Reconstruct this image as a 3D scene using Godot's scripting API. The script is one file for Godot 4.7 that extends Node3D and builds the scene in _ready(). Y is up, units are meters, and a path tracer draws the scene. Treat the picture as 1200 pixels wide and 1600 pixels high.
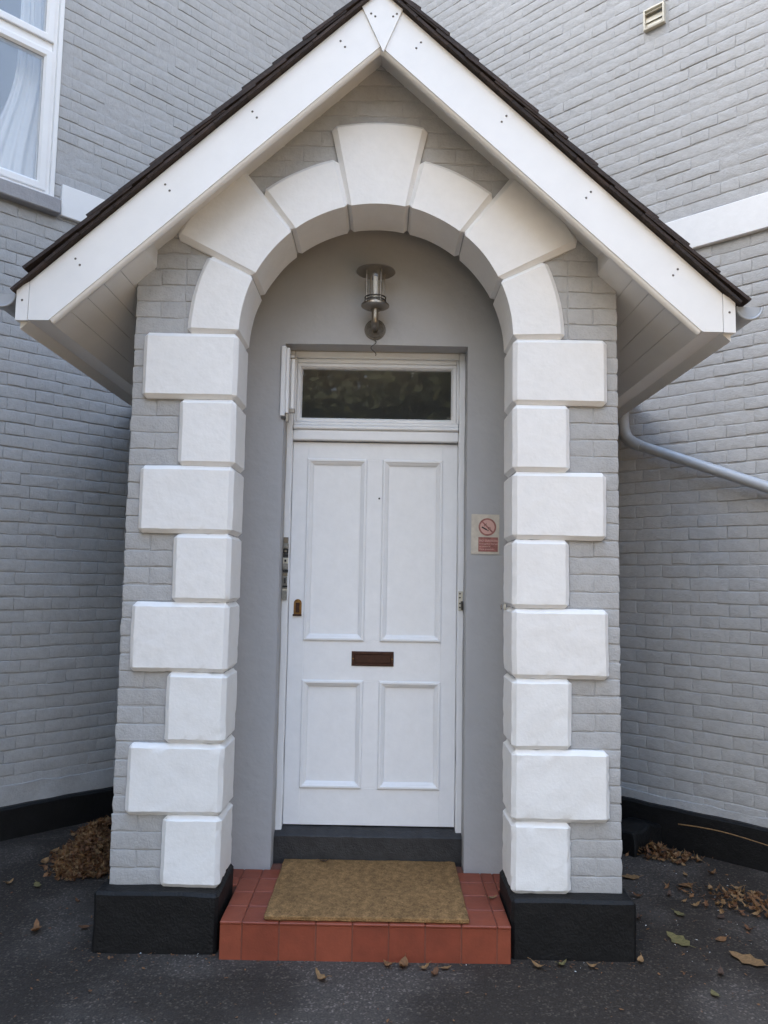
extends Node3D
# A gabled porch across the inner corner of a grey painted brick house. Metres, y up; the porch front is z = 0.

const SLOPE := 0.908                 # roof rise per metre
const RIDGE_LOW := 3.855             # underside of the bargeboards at x = 0
const RIDGE_TOP := 4.10              # top edge of the bargeboards at x = 0
const BARGE_Z := 0.20                # front of the bargeboards
const EAVE := 1.515                  # half width of the roof at the eaves
const SPRING := 2.63                 # springing height of the arch
const OPEN := 0.614                  # half width of the opening
const PIER := 1.09                   # half width of the porch
const BRICK_Z := -0.035              # face of the porch bricks
const SUN := Vector3(-6.0, 11.5, -7.6)       # towards the sun
const BACK_Z := -0.48                # face of the inner wall with the door

var rng := RandomNumberGenerator.new()
var mats := {}
var used := {}
var eye := Vector3(0.0534, 1.5393, 3.3523)
var stretchers := []
var headers := []
var wobble := FastNoiseLite.new()

# ---------------------------------------------------------------- mesh builder
class Shape:
	var p := PackedVector3Array()
	func tri(a: Vector3, b: Vector3, c: Vector3) -> void:
		p.push_back(a); p.push_back(b); p.push_back(c)
	# a, b, c, d run clockwise seen from the front
	func quad(a: Vector3, b: Vector3, c: Vector3, d: Vector3) -> void:
		tri(a, b, c); tri(a, c, d)
	func quad_out(a: Vector3, b: Vector3, c: Vector3, d: Vector3, out: Vector3) -> void:
		if (b - a).cross(c - a).dot(out) > 0.0:
			quad(a, d, c, b)
		else:
			quad(a, b, c, d)
	func tri_out(a: Vector3, b: Vector3, c: Vector3, out: Vector3) -> void:
		if (b - a).cross(c - a).dot(out) > 0.0:
			tri(a, c, b)
		else:
			tri(a, b, c)
	func moved(t: Transform3D) -> Shape:
		var s := Shape.new()
		s.p = t * p
		return s
	func add(o: Shape) -> void:
		p.append_array(o.p)
	# box with chamfered edges of width c, faces cut into cells and displaced by noise
	func box(lo: Vector3, hi: Vector3, c := 0.0, cell := 0.0, amp := 0.0, noise: FastNoiseLite = null, chip := 0.0) -> void:
		var cuts := []
		for k in 3:
			var l := [lo[k]]
			var a: float = lo[k] + c
			var b: float = hi[k] - c
			var n := 1 if cell <= 0.0 else maxi(1, int(round((b - a) / cell)))
			if c > 0.0:
				for i in n + 1:
					l.append(lerpf(a, b, float(i) / n))
				l.append(hi[k])
			else:
				for i in n:
					l.append(lerpf(a, b, float(i + 1) / n))
			cuts.append(l)
		var inl := lo + Vector3.ONE * c
		var inh := hi - Vector3.ONE * c
		for k in 3:
			var u := (k + 1) % 3
			var w := (k + 2) % 3
			for side in 2:
				var out := Vector3.ZERO
				out[k] = 1.0 if side else -1.0
				var grid := []
				for i in cuts[u].size():
					var row := []
					for j in cuts[w].size():
						var q := Vector3.ZERO
						var on_edge := false
						q[k] = hi[k] if side else lo[k]
						q[u] = cuts[u][i]
						q[w] = cuts[w][j]
						if c > 0.0:
							var inner := q.clamp(inl, inh)
							var d := q - inner
							var s := absf(d.x) + absf(d.y) + absf(d.z)
							if s > 1e-9:
								q = inner + d * (c / s)
							on_edge = (inner - (hi + lo) * 0.5).abs().is_equal_approx((inh - inl) * 0.5) or s > c * 0.999
							if chip > 0.0 and on_edge:
								var bite := noise.get_noise_3dv(q * 900.0)
								q -= (q - (lo + hi) * 0.5).sign() * chip * (0.6 * bite + 2.0 * maxf(0.0, bite - 0.22))
						if amp > 0.0:
							q += Vector3(noise.get_noise_3dv(q * 100.0), noise.get_noise_3dv(q * 100.0 + Vector3(77, 0, 0)), noise.get_noise_3dv(q * 100.0 + Vector3(0, 91, 0))) * amp
						row.append(q)
					grid.append(row)
				for i in grid.size() - 1:
					for j in grid[0].size() - 1:
						quad_out(grid[i][j], grid[i + 1][j], grid[i + 1][j + 1], grid[i][j + 1], out)
	# polygon in the xy plane pushed from z0 (back) to z1 (front)
	func prism(poly: PackedVector2Array, z0: float, z1: float) -> void:
		var idx := Geometry2D.triangulate_polygon(poly)
		for i in range(0, idx.size(), 3):
			var a := poly[idx[i]]
			var b := poly[idx[i + 1]]
			var c := poly[idx[i + 2]]
			tri_out(Vector3(a.x, a.y, z1), Vector3(b.x, b.y, z1), Vector3(c.x, c.y, z1), Vector3.BACK)
			tri_out(Vector3(a.x, a.y, z0), Vector3(b.x, b.y, z0), Vector3(c.x, c.y, z0), Vector3.FORWARD)
		var turn := 1.0 if not Geometry2D.is_polygon_clockwise(poly) else -1.0
		for i in poly.size():
			var a := poly[i]
			var b := poly[(i + 1) % poly.size()]
			var e := (b - a).normalized()
			var o := Vector3(e.y, -e.x, 0) * turn
			quad_out(Vector3(a.x, a.y, z0), Vector3(b.x, b.y, z0), Vector3(b.x, b.y, z1), Vector3(a.x, a.y, z1), o)
	# profile of (inset, z) swept with mitres round a rectangle
	func ring(x0: float, y0: float, x1: float, y1: float, prof: Array) -> void:
		for i in prof.size() - 1:
			var a: Vector2 = prof[i]
			var b: Vector2 = prof[i + 1]
			var A := [Vector3(x0 + a.x, y0 + a.x, a.y), Vector3(x1 - a.x, y0 + a.x, a.y), Vector3(x1 - a.x, y1 - a.x, a.y), Vector3(x0 + a.x, y1 - a.x, a.y)]
			var B := [Vector3(x0 + b.x, y0 + b.x, b.y), Vector3(x1 - b.x, y0 + b.x, b.y), Vector3(x1 - b.x, y1 - b.x, b.y), Vector3(x0 + b.x, y1 - b.x, b.y)]
			for k in 4:
				var l := (k + 1) % 4
				quad(A[k], B[k], B[l], A[l])
	func tube(path: Array, r: float, seg := 12, caps := true, r_end := -1.0) -> void:
		var rings := []
		var side := Vector3.ZERO
		for i in path.size():
			var t: Vector3
			if i == 0: t = path[1] - path[0]
			elif i == path.size() - 1: t = path[i] - path[i - 1]
			else: t = (path[i + 1] - path[i]).normalized() + (path[i] - path[i - 1]).normalized()
			t = t.normalized()
			if side == Vector3.ZERO:
				side = t.cross(Vector3.UP if absf(t.y) < 0.9 else Vector3.RIGHT).normalized()
			side = (side - t * side.dot(t)).normalized()
			var up := t.cross(side)
			var rr := r if r_end < 0.0 else lerpf(r, r_end, float(i) / (path.size() - 1))
			var ring_ := []
			for k in seg:
				var a := TAU * k / seg
				ring_.append(path[i] + (side * cos(a) + up * sin(a)) * rr)
			rings.append(ring_)
		for i in rings.size() - 1:
			for k in seg:
				var l := (k + 1) % seg
				quad_out(rings[i][k], rings[i + 1][k], rings[i + 1][l], rings[i][l], (rings[i][k] + rings[i][l]) * 0.5 - path[i])
		if caps:
			for k in seg:
				var l := (k + 1) % seg
				tri_out(path[0], rings[0][k], rings[0][l], path[0] - path[1])
				tri_out(path[-1], rings[-1][k], rings[-1][l], path[-1] - path[-2])
	# profile of (radius, y) turned round the y axis
	func lathe(prof: Array, at := Vector3.ZERO, seg := 24) -> void:
		for i in prof.size() - 1:
			var a: Vector2 = prof[i]
			var b: Vector2 = prof[i + 1]
			var mid := Vector2(b.y - a.y, a.x - b.x)
			for k in seg:
				var t0 := TAU * k / seg
				var t1 := TAU * (k + 1) / seg
				var d0 := Vector3(cos(t0), 0, sin(t0))
				var d1 := Vector3(cos(t1), 0, sin(t1))
				var q := [at + d0 * a.x + Vector3.UP * a.y, at + d1 * a.x + Vector3.UP * a.y, at + d1 * b.x + Vector3.UP * b.y, at + d0 * b.x + Vector3.UP * b.y]
				var o := (d0 + d1) * 0.5 * mid.x + Vector3.UP * mid.y
				if a.x < 1e-6: tri_out(q[0], q[2], q[3], o)
				elif b.x < 1e-6: tri_out(q[0], q[1], q[2], o)
				else: quad_out(q[0], q[1], q[2], q[3], o)
	# normals smoothed below the given angle, uv in metres along the dominant plane
	func mesh(smooth := 0.0, off := Vector2.ZERO) -> ArrayMesh:
		var n := PackedVector3Array()
		n.resize(p.size())
		var flat := PackedVector3Array()
		flat.resize(p.size() / 3)
		var at := {}
		for i in range(0, p.size(), 3):
			var f := (p[i + 2] - p[i]).cross(p[i + 1] - p[i])
			flat[i / 3] = f
			if smooth > 0.0:
				for k in 3:
					var key := Vector3i((p[i + k] * 8000.0).round())
					if at.has(key): at[key].append(i / 3)
					else: at[key] = [i / 3]
		var lim := cos(deg_to_rad(smooth))
		var uv := PackedVector2Array()
		uv.resize(p.size())
		for i in p.size():
			var f := flat[i / 3]
			var fn := f.normalized()
			if smooth > 0.0:
				var s := Vector3.ZERO
				for t in at[Vector3i((p[i] * 8000.0).round())]:
					if flat[t].normalized().dot(fn) > lim: s += flat[t]
				n[i] = s.normalized()
			else:
				n[i] = fn
			var q := p[i]
			var a := fn.abs()
			if a.z >= a.x and a.z >= a.y: uv[i] = Vector2(q.x, -q.y) + off
			elif a.y >= a.x: uv[i] = Vector2(q.x, q.z) + off
			else: uv[i] = Vector2(q.z, -q.y) + off
		var arr := []
		arr.resize(Mesh.ARRAY_MAX)
		arr[Mesh.ARRAY_VERTEX] = p
		arr[Mesh.ARRAY_NORMAL] = n
		arr[Mesh.ARRAY_TEX_UV] = uv
		arr[Mesh.ARRAY_TEX_UV2] = uv
		var m := ArrayMesh.new()
		m.add_surface_from_arrays(Mesh.PRIMITIVE_TRIANGLES, arr)
		return m

# ---------------------------------------------------------------- naming
func numbered(called: String) -> String:
	var n: int = used.get(called, -1) + 1
	used[called] = n
	return called if n == 0 else "%s_%03d" % [called, n]

func tag(o: Node3D, label: String, category: String, group := "", kind := "") -> Node3D:
	if label: o.set_meta("label", label)
	if category: o.set_meta("category", category)
	if group: o.set_meta("group", group)
	if kind: o.set_meta("kind", kind)
	return o

func thing(called: String, label: String, category: String, t := Transform3D.IDENTITY, group := "") -> Node3D:
	var o := Node3D.new()
	o.name = numbered(called)
	o.transform = t
	add_child(o)
	return tag(o, label, category, group)

func holder(called: String, parent: Node3D) -> Node3D:
	var o := Node3D.new()
	o.name = called
	parent.add_child(o, true)
	return o

func put(called: String, m: Mesh, material: Material, parent: Node3D = null, t := Transform3D.IDENTITY) -> MeshInstance3D:
	var o := MeshInstance3D.new()
	o.mesh = m
	o.material_override = material
	o.transform = t
	if parent == null:
		o.name = numbered(called)
		add_child(o)
	else:
		o.name = called
		parent.add_child(o, true)
	return o

func boxed(called: String, lo: Vector3, hi: Vector3, material: Material, parent: Node3D, c := 0.003) -> MeshInstance3D:
	var s := Shape.new()
	s.box(lo, hi, c)
	return put(called, s.mesh(0.0, Vector2(rng.randf(), rng.randf()) * 3.0), material, parent)

# ---------------------------------------------------------------- textures and materials
func noise(freq: float, octaves: int, seed_: int, kind := FastNoiseLite.TYPE_SIMPLEX_SMOOTH) -> FastNoiseLite:
	var n := FastNoiseLite.new()
	n.noise_type = kind
	n.frequency = freq
	n.fractal_octaves = octaves
	n.seed = seed_
	if kind == FastNoiseLite.TYPE_CELLULAR:
		n.cellular_return_type = FastNoiseLite.RETURN_CELL_VALUE
	return n

func grey(n: FastNoiseLite, size: int) -> PackedByteArray:
	var im := n.get_seamless_image(size, size)
	im.convert(Image.FORMAT_L8)
	return im.get_data()

# grey texture: sum of layers [bytes, weight], mapped to lo..hi
func tone(layers: Array, size: int, lo: float, hi: float, power := 1.0) -> ImageTexture:
	var n := size * size
	var out := PackedByteArray()
	out.resize(n)
	var total := 0.0
	for l in layers: total += l[1]
	for i in n:
		var v := 0.0
		for l in layers: v += l[0][i] * l[1]
		v = pow(clampf(v / (255.0 * total), 0.0, 1.0), power)
		out[i] = int(clampf(lerpf(lo, hi, v), 0.0, 1.0) * 255.0)
	return ImageTexture.create_from_image(Image.create_from_data(size, size, false, Image.FORMAT_L8, out))

func paint(r: float, g: float, b: float, rough: float, albedo: Texture2D = null, bump: Texture2D = null, scale := 1.0, height := 0.05, detail: Texture2D = null, detail_scale := 0.3, spec := 0.5) -> StandardMaterial3D:
	var m := StandardMaterial3D.new()
	m.albedo_color = Color(r, g, b).linear_to_srgb()
	m.roughness = rough
	m.metallic_specular = spec
	m.albedo_texture = albedo
	m.uv1_scale = Vector3.ONE * scale
	m.uv2_scale = Vector3.ONE * detail_scale
	if bump:
		m.heightmap_enabled = true
		m.heightmap_texture = bump
		m.heightmap_scale = height
	if detail:
		m.detail_enabled = true
		m.detail_albedo = detail
		m.detail_uv_layer = BaseMaterial3D.DETAIL_UV_2
		m.detail_blend_mode = BaseMaterial3D.BLEND_MODE_MUL
	return m

func metal(r: float, g: float, b: float, rough: float) -> StandardMaterial3D:
	var m := paint(r, g, b, rough)
	m.metallic = 1.0
	return m

func make_materials() -> void:
	var S := 512
	var fine := grey(noise(0.06, 3, 11), S)
	var mid := grey(noise(0.018, 4, 12), S)
	var coarse := grey(noise(0.006, 4, 13), S)
	var grit := grey(noise(0.16, 2, 14), S)
	var cells := grey(noise(0.09, 1, 15, FastNoiseLite.TYPE_CELLULAR), S)
	var paint_bump := tone([[fine, 1.0], [mid, 1.2], [grit, 0.4]], S, 0.0, 1.0)
	var smooth_bump := tone([[mid, 1.0], [coarse, 1.0], [fine, 0.25]], S, 0.0, 1.0)
	var grit_bump := tone([[grit, 1.0], [cells, 0.8]], S, 0.0, 1.0)
	var paint_tone := tone([[mid, 1.0], [fine, 0.6], [coarse, 0.8]], S, 0.88, 1.0)
	var soft_tone := tone([[coarse, 1.0], [mid, 0.5]], S, 0.86, 1.0)
	var white_tone := tone([[coarse, 1.0], [mid, 0.7], [fine, 0.3]], S, 0.96, 1.0)
	var patch_tone := tone([[coarse, 1.2], [mid, 0.8]], S, 0.62, 1.0)
	# masonry paint, four tones of one grey as on the separate bricks
	for k in 4:
		var g: float = [0.445, 0.438, 0.452, 0.430][k]
		mats["grey%d" % k] = paint(g, g * 1.004, g * 1.015, 0.72, paint_tone, paint_bump, 2.6, 0.32)
	mats.mortar = paint(0.44, 0.443, 0.45, 0.8, paint_tone, paint_bump, 2.6, 0.35)
	mats.plaster = paint(0.405, 0.405, 0.415, 0.75, white_tone, smooth_bump, 1.3, 0.30)
	mats.white_stone = paint(0.80, 0.795, 0.79, 0.62, white_tone, smooth_bump, 2.0, 0.22)
	mats.white_rough = paint(0.80, 0.80, 0.795, 0.65, white_tone, paint_bump, 1.6, 0.13)
	mats.upvc = paint(0.82, 0.82, 0.82, 0.33, white_tone, null, 0.6)
	mats.gloss = paint(0.76, 0.77, 0.79, 0.38, white_tone, smooth_bump, 2.4, 0.07)
	mats.black = paint(0.0085, 0.0083, 0.0088, 0.6, patch_tone, paint_bump, 2.2, 0.35, null, 0.3, 0.4)
	mats.sill = paint(0.035, 0.035, 0.038, 0.55, patch_tone, paint_bump, 3.0, 0.3)
	mats.pipe = paint(0.44, 0.46, 0.49, 0.4, soft_tone, null, 1.0)
	mats.stone_sill = paint(0.36, 0.355, 0.37, 0.75, paint_tone, paint_bump, 2.0, 0.25)
	mats.steel = metal(0.31, 0.275, 0.235, 0.32)
	mats.steel.roughness_texture = tone([[fine, 1.0], [mid, 1.0]], S, 0.2, 0.55)
	mats.steel.roughness = 1.0
	mats.steel.uv1_scale = Vector3.ONE * 12.0
	mats.dull_steel = paint(0.22, 0.195, 0.165, 0.5, patch_tone, null, 12.0)
	mats.dull_steel.metallic = 0.7
	mats.iron = metal(0.10, 0.095, 0.09, 0.5)
	mats.brass = paint(0.34, 0.185, 0.06, 0.45, patch_tone, null, 9.0)
	mats.brass.metallic = 0.8
	mats.bronze = paint(0.075, 0.030, 0.018, 0.45, patch_tone, null, 9.0)
	mats.bronze.metallic = 0.5
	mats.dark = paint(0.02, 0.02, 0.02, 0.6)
	mats.hall = paint(0.45, 0.42, 0.36, 0.8)
	mats.room = paint(0.48, 0.46, 0.42, 0.8)
	mats.plate = paint(0.40, 0.385, 0.34, 0.45, patch_tone, null, 9.0)
	mats.cream = paint(0.66, 0.62, 0.52, 0.5, soft_tone, null, 4.0)
	mats.glass = paint(0.9, 0.95, 0.95, 0.0)
	mats.glass.albedo_color.a = 0.03
	mats.glass.transparency = BaseMaterial3D.TRANSPARENCY_ALPHA
	mats.curtain = paint(0.55, 0.55, 0.55, 0.8)
	mats.curtain.backlight_enabled = true
	mats.curtain.backlight = Color(0.3, 0.3, 0.3)
	for k in 3:
		var c: Vector3 = [Vector3(0.270, 0.060, 0.028), Vector3(0.250, 0.054, 0.0255), Vector3(0.288, 0.066, 0.031)][k]
		mats["tile%d" % k] = paint(c.x, c.y, c.z, 0.52, soft_tone, paint_bump, 2.4, 0.12)
		var d: float = [1.0, 0.75, 1.3][k]
		mats["roof%d" % k] = paint(0.055 * d, 0.036 * d, 0.030 * d, 0.8, patch_tone, grit_bump, 3.0, 0.3)
	mats.grout = paint(0.19, 0.075, 0.05, 0.9, paint_tone, paint_bump, 3.0, 0.2)
	mats.lead = paint(0.20, 0.18, 0.16, 0.6, patch_tone)
	# asphalt: dark binder with pale chips
	var chips := grey(noise(0.24, 1, 21, FastNoiseLite.TYPE_CELLULAR), S)
	var im := Image.create(S, S, false, Image.FORMAT_RGB8)
	for y in S:
		for x in S:
			var i := y * S + x
			var v := 0.268 + 0.06 * (fine[i] / 255.0 - 0.5) + 0.10 * (grit[i] / 255.0 - 0.5)
			var ch := chips[i] / 255.0
			if ch > 0.80: v += (ch - 0.80) * 0.8
			im.set_pixel(x, y, Color(v * 1.10, v * 1.02, v * 0.955))
	var dirt := Image.create(S, S, false, Image.FORMAT_RGB8)
	var dust := grey(noise(0.011, 5, 22), S)
	for y in S:
		for x in S:
			var i := y * S + x
			var v := clampf((coarse[i] * 0.5 + dust[i] * 0.5) / 255.0, 0.0, 1.0)
			var a := smoothstep(0.40, 0.68, v)
			dirt.set_pixel(x, y, Color(0.74, 0.715, 0.69).lerp(Color(1.0, 0.99, 0.98), a))
	mats.asphalt = paint(1, 1, 1, 0.9, ImageTexture.create_from_image(im), grit_bump, 1.15, 0.30, ImageTexture.create_from_image(dirt), 0.21, 0.35)
	mats.asphalt.albedo_color = Color(1, 1, 1)
	# coir: short brown fibres
	var coir := Image.create(S, S, false, Image.FORMAT_RGB8)
	for y in S:
		for x in S:
			var i := y * S + x
			var v := 0.62 + 0.26 * (grit[i] / 255.0 - 0.5) + 0.22 * (fine[i] / 255.0 - 0.5) + 0.2 * (mid[i] / 255.0 - 0.5)
			coir.set_pixel(x, y, Color(0.62 * v, 0.485 * v, 0.33 * v) * 1.46)
	mats.coir = paint(1, 1, 1, 0.95, ImageTexture.create_from_image(coir), grit_bump, 2.6, 0.35, soft_tone, 1.1, 0.2)
	mats.coir.albedo_color = Color(1, 1, 1)
	for k in 5:
		var c: Vector3 = [Vector3(0.27, 0.125, 0.045), Vector3(0.19, 0.080, 0.030), Vector3(0.36, 0.205, 0.085), Vector3(0.24, 0.20, 0.075), Vector3(0.095, 0.05, 0.03)][k]
		var lm := paint(c.x, c.y, c.z, 0.75, patch_tone, null, 14.0)
		lm.backlight_enabled = true
		lm.backlight = Color(0.12, 0.1, 0.06)
		mats["leaf%d" % k] = lm
	mats.foliage = paint(0.042, 0.055, 0.024, 0.8)
	mats.foliage.backlight_enabled = true
	mats.foliage.backlight = Color(0.12, 0.14, 0.06)
	mats.bark = paint(0.09, 0.07, 0.05, 0.9, patch_tone, grit_bump, 1.0, 1.0)
	mats.lawn = paint(0.06, 0.085, 0.03, 0.9, patch_tone, grit_bump, 0.8, 1.5, patch_tone, 0.07)
	mats.gravel = paint(0.45, 0.345, 0.225, 0.9, patch_tone, grit_bump, 0.9, 1.0)
	mats.paper = paint(0.64, 0.58, 0.49, 0.6, soft_tone, null, 5.0)
	mats.sign_red = paint(0.50, 0.20, 0.17, 0.6, patch_tone, null, 9.0)
	mats.sign_pink = paint(0.60, 0.36, 0.31, 0.6)
	mats.sign_black = paint(0.03, 0.028, 0.027, 0.6)

# ---------------------------------------------------------------- bricks
func brick_shape(l: float, h: float) -> Shape:
	var s := Shape.new()
	var pts := []
	for c in [[-1, -1], [-0.33, -1], [0.36, -1], [1, -1], [1, 0.05], [1, 1], [0.3, 1], [-0.36, 1], [-1, 1], [-1, -0.05]]:
		var q := Vector2(c[0] * l * 0.5, c[1] * h * 0.5)
		var corner: bool = absf(c[0]) == 1.0 and absf(c[1]) == 1.0
		var j := 0.0024
		q += Vector2(rng.randf_range(-j, j), rng.randf_range(-j * 1.1, j * 1.1))
		if corner: q *= 1.0 - rng.randf_range(0.0, 0.014) * (3.0 if rng.randf() < 0.12 else 1.0)
		pts.append(q)
	var mid := Vector3(rng.randf_range(-0.2, 0.2) * l, 0, rng.randf_range(0.0002, 0.0020))
	for i in 10:
		var a: Vector2 = pts[i]
		var b: Vector2 = pts[(i + 1) % 10]
		var ia := a - a.sign() * Vector2(0.0042, 0.0038)
		var ib := b - b.sign() * Vector2(0.0042, 0.0038)
		s.tri_out(mid, Vector3(ia.x, ia.y, 0), Vector3(ib.x, ib.y, 0), Vector3.BACK)
		s.quad_out(Vector3(ia.x, ia.y, 0), Vector3(ib.x, ib.y, 0), Vector3(b.x, b.y, -0.0024), Vector3(a.x, a.y, -0.0024), Vector3.BACK)
		var o := Vector3(a.x + b.x, a.y + b.y, 0)
		s.quad_out(Vector3(a.x, a.y, -0.0024), Vector3(b.x, b.y, -0.0024), Vector3(b.x, b.y, -0.013), Vector3(a.x, a.y, -0.013), o)
	return s

func make_bricks() -> void:
	for k in 14:
		stretchers.append(brick_shape(0.2225, 0.0702).mesh(60.0, Vector2(rng.randf(), rng.randf()) * 7.0))
	for k in 14:
		headers.append(brick_shape(0.1100, 0.0702).mesh(60.0, Vector2(rng.randf(), rng.randf()) * 7.0))

# many bricks joined into one mesh
func join(list: Array) -> ArrayMesh:
	var v := PackedVector3Array()
	var n := PackedVector3Array()
	var uv := PackedVector2Array()
	for b in list:
		var a: Array = b[0].surface_get_arrays(0)
		var t: Transform3D = b[1]
		v.append_array(t * a[Mesh.ARRAY_VERTEX])
		n.append_array(Transform3D(t.basis.orthonormalized(), Vector3.ZERO) * a[Mesh.ARRAY_NORMAL])
		var u: PackedVector2Array = Transform2D(0.0, Vector2(t.origin.x * 1.37 + b[2], t.origin.y * 1.37)) * a[Mesh.ARRAY_TEX_UV]
		uv.append_array(u)
	var arr := []
	arr.resize(Mesh.ARRAY_MAX)
	arr[Mesh.ARRAY_VERTEX] = v
	arr[Mesh.ARRAY_NORMAL] = n
	arr[Mesh.ARRAY_TEX_UV] = uv
	arr[Mesh.ARRAY_TEX_UV2] = uv
	var m := ArrayMesh.new()
	m.add_surface_from_arrays(Mesh.PRIMITIVE_TRIANGLES, arr)
	return m

func brick_place(x: float, y: float, z: float, stretch := 1.0) -> Transform3D:
	var b := Basis.from_euler(Vector3(rng.randf_range(-0.012, 0.012), rng.randf_range(-0.008, 0.008), rng.randf_range(-0.006, 0.006)))
	b = b.scaled_local(Vector3(stretch, rng.randf_range(0.972, 1.03), 1.0))
	return Transform3D(b, Vector3(x + rng.randf_range(-0.0015, 0.0015), y + rng.randf_range(-0.0015, 0.0015), z + rng.randf_range(-0.0016, 0.0012)))

# how large a brick shows in the photograph, 0 when it is outside the frame or behind the porch
func shows(w: Vector3, view: Transform3D) -> float:
	var q := view * w
	if q.z > -0.2: return 0.0
	var u := 600.0 + 1202.0 * q.x / -q.z
	var v := 800.0 - 1202.0 * q.y / -q.z
	if u < -12.0 or u > 1212.0 or v < -10.0 or v > 1605.0: return 0.0
	var t := (eye.z - 0.1) / (eye.z - w.z)
	var h := eye.lerp(w, t)
	if absf(h.x) < PIER and h.y < RIDGE_LOW - SLOPE * absf(h.x): return 0.0
	if absf(h.x) < EAVE and h.y > RIDGE_LOW - SLOPE * absf(h.x) - 0.05 and h.y < RIDGE_TOP + 0.08 - SLOPE * absf(h.x): return 0.0
	return 1.0 / (w - eye).length_squared()

# a wall of Flemish bond in its own axes (x along, y up, z out): holes are Rect2 of (x, y)
func lay_wall(wing: Node3D, x0: float, x1: float, y0: float, y1: float, holes: Array, view: Transform3D, most: int) -> void:
	var all := []
	var rows := int((y1 - y0) / 0.075)
	for i in rows:
		var y := y0 + 0.0375 + i * 0.075
		var x := x0 - rng.randf_range(0.0, 0.01) - (0.16875 if i % 2 else 0.0)
		var long := true
		while x < x1:
			var l := 0.225 if long else 0.1125
			var c := x + l * 0.5
			long = not long
			x += l
			if c - l * 0.5 < x0 - 0.02 or c + l * 0.5 > x1 + 0.02: continue
			var hid := false
			for h in holes:
				if h.has_point(Vector2(c - l * 0.3, y)) and h.has_point(Vector2(c + l * 0.3, y)): hid = true
			if hid: continue
			var xa := c - l * 0.5
			var xb := c + l * 0.5
			for h in holes:
				if y + 0.03 > h.position.y and y - 0.03 < h.end.y and h.size.x < 2.0:
					if xa < h.end.x and xb > h.end.x: xa = h.end.x
					elif xa < h.position.x and xb > h.position.x: xb = h.position.x
			if xb - xa < 0.03: continue
			var st := (xb - xa) / l
			c = (xa + xb) * 0.5
			var kinds: Array = stretchers if l > 0.2 else headers
			var t := brick_place(c, y + 0.0035 * wobble.get_noise_2d(c * 60.0, y * 260.0), 0.0038 * wobble.get_noise_2d(c * 38.0 + 500.0, y * 46.0), st * (1.016 if rng.randf() < 0.3 else 1.0))
			all.append([kinds[rng.randi() % kinds.size()], t, rng.randf() * 5.0, shows(wing.transform * t.origin, view) * l, rng.randi() % 4])
	var order := range(all.size())
	order.sort_custom(func(a, b): return all[a][3] > all[b][3] or (all[a][3] == all[b][3] and a < b))
	var rest := []
	for k in order.size():
		var b: Array = all[order[k]]
		if k < most and b[3] > 0.0:
			put("brick", b[0], mats["grey%d" % b[4]], wing, b[1])
		else:
			rest.append(b)
	for k in 4:
		var some := rest.filter(func(b): return b[4] == k)
		if k == 0: some = rest
		if some.size() and k == 0:
			tag(put("brickwork", join(some), mats.grey0, wing), "", "", "", "stuff")

# ---------------------------------------------------------------- setting up
func _ready() -> void:
	rng.seed = 4711
	wobble = noise(0.05, 2, 5)
	# camera
	var cam := Camera3D.new()
	cam.name = "camera"
	cam.fov = rad_to_deg(2.0 * atan(800.0 / 1202.0))
	cam.position = eye
	cam.rotation = Vector3(0.08902, 0.0009, 0.01785)
	cam.near = 0.05
	cam.far = 400.0
	add_child(cam)
	cam.current = true
	# sky: blue with drifting white clouds
	var env := Environment.new()
	env.background_mode = Environment.BG_SKY
	env.sky = Sky.new()
	env.sky.sky_material = make_sky()
	env.tonemap_mode = Environment.TONE_MAPPER_LINEAR
	env.tonemap_exposure = 5.1
	env.sdfgi_enabled = true
	env.ssao_enabled = true
	env.ssil_enabled = true
	var we := WorldEnvironment.new()
	we.name = "environment"
	we.environment = env
	add_child(we)
	# the sun stands behind the house: this front lies in its shade
	var sun := DirectionalLight3D.new()
	sun.name = "sun"
	sun.light_energy = 1.6
	sun.light_color = Color(1.0, 0.90, 0.76)
	sun.light_angular_distance = 0.53
	sun.shadow_enabled = true
	add_child(sun)
	sun.look_at_from_position(SUN, Vector3.ZERO)
	make_materials()
	make_bricks()
	var view := cam.transform.affine_inverse()
	build_ground()
	build_wings(view)
	build_porch()
	build_roof()
	build_entrance()
	build_fittings()
	build_leaves()
	build_trees()

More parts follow.
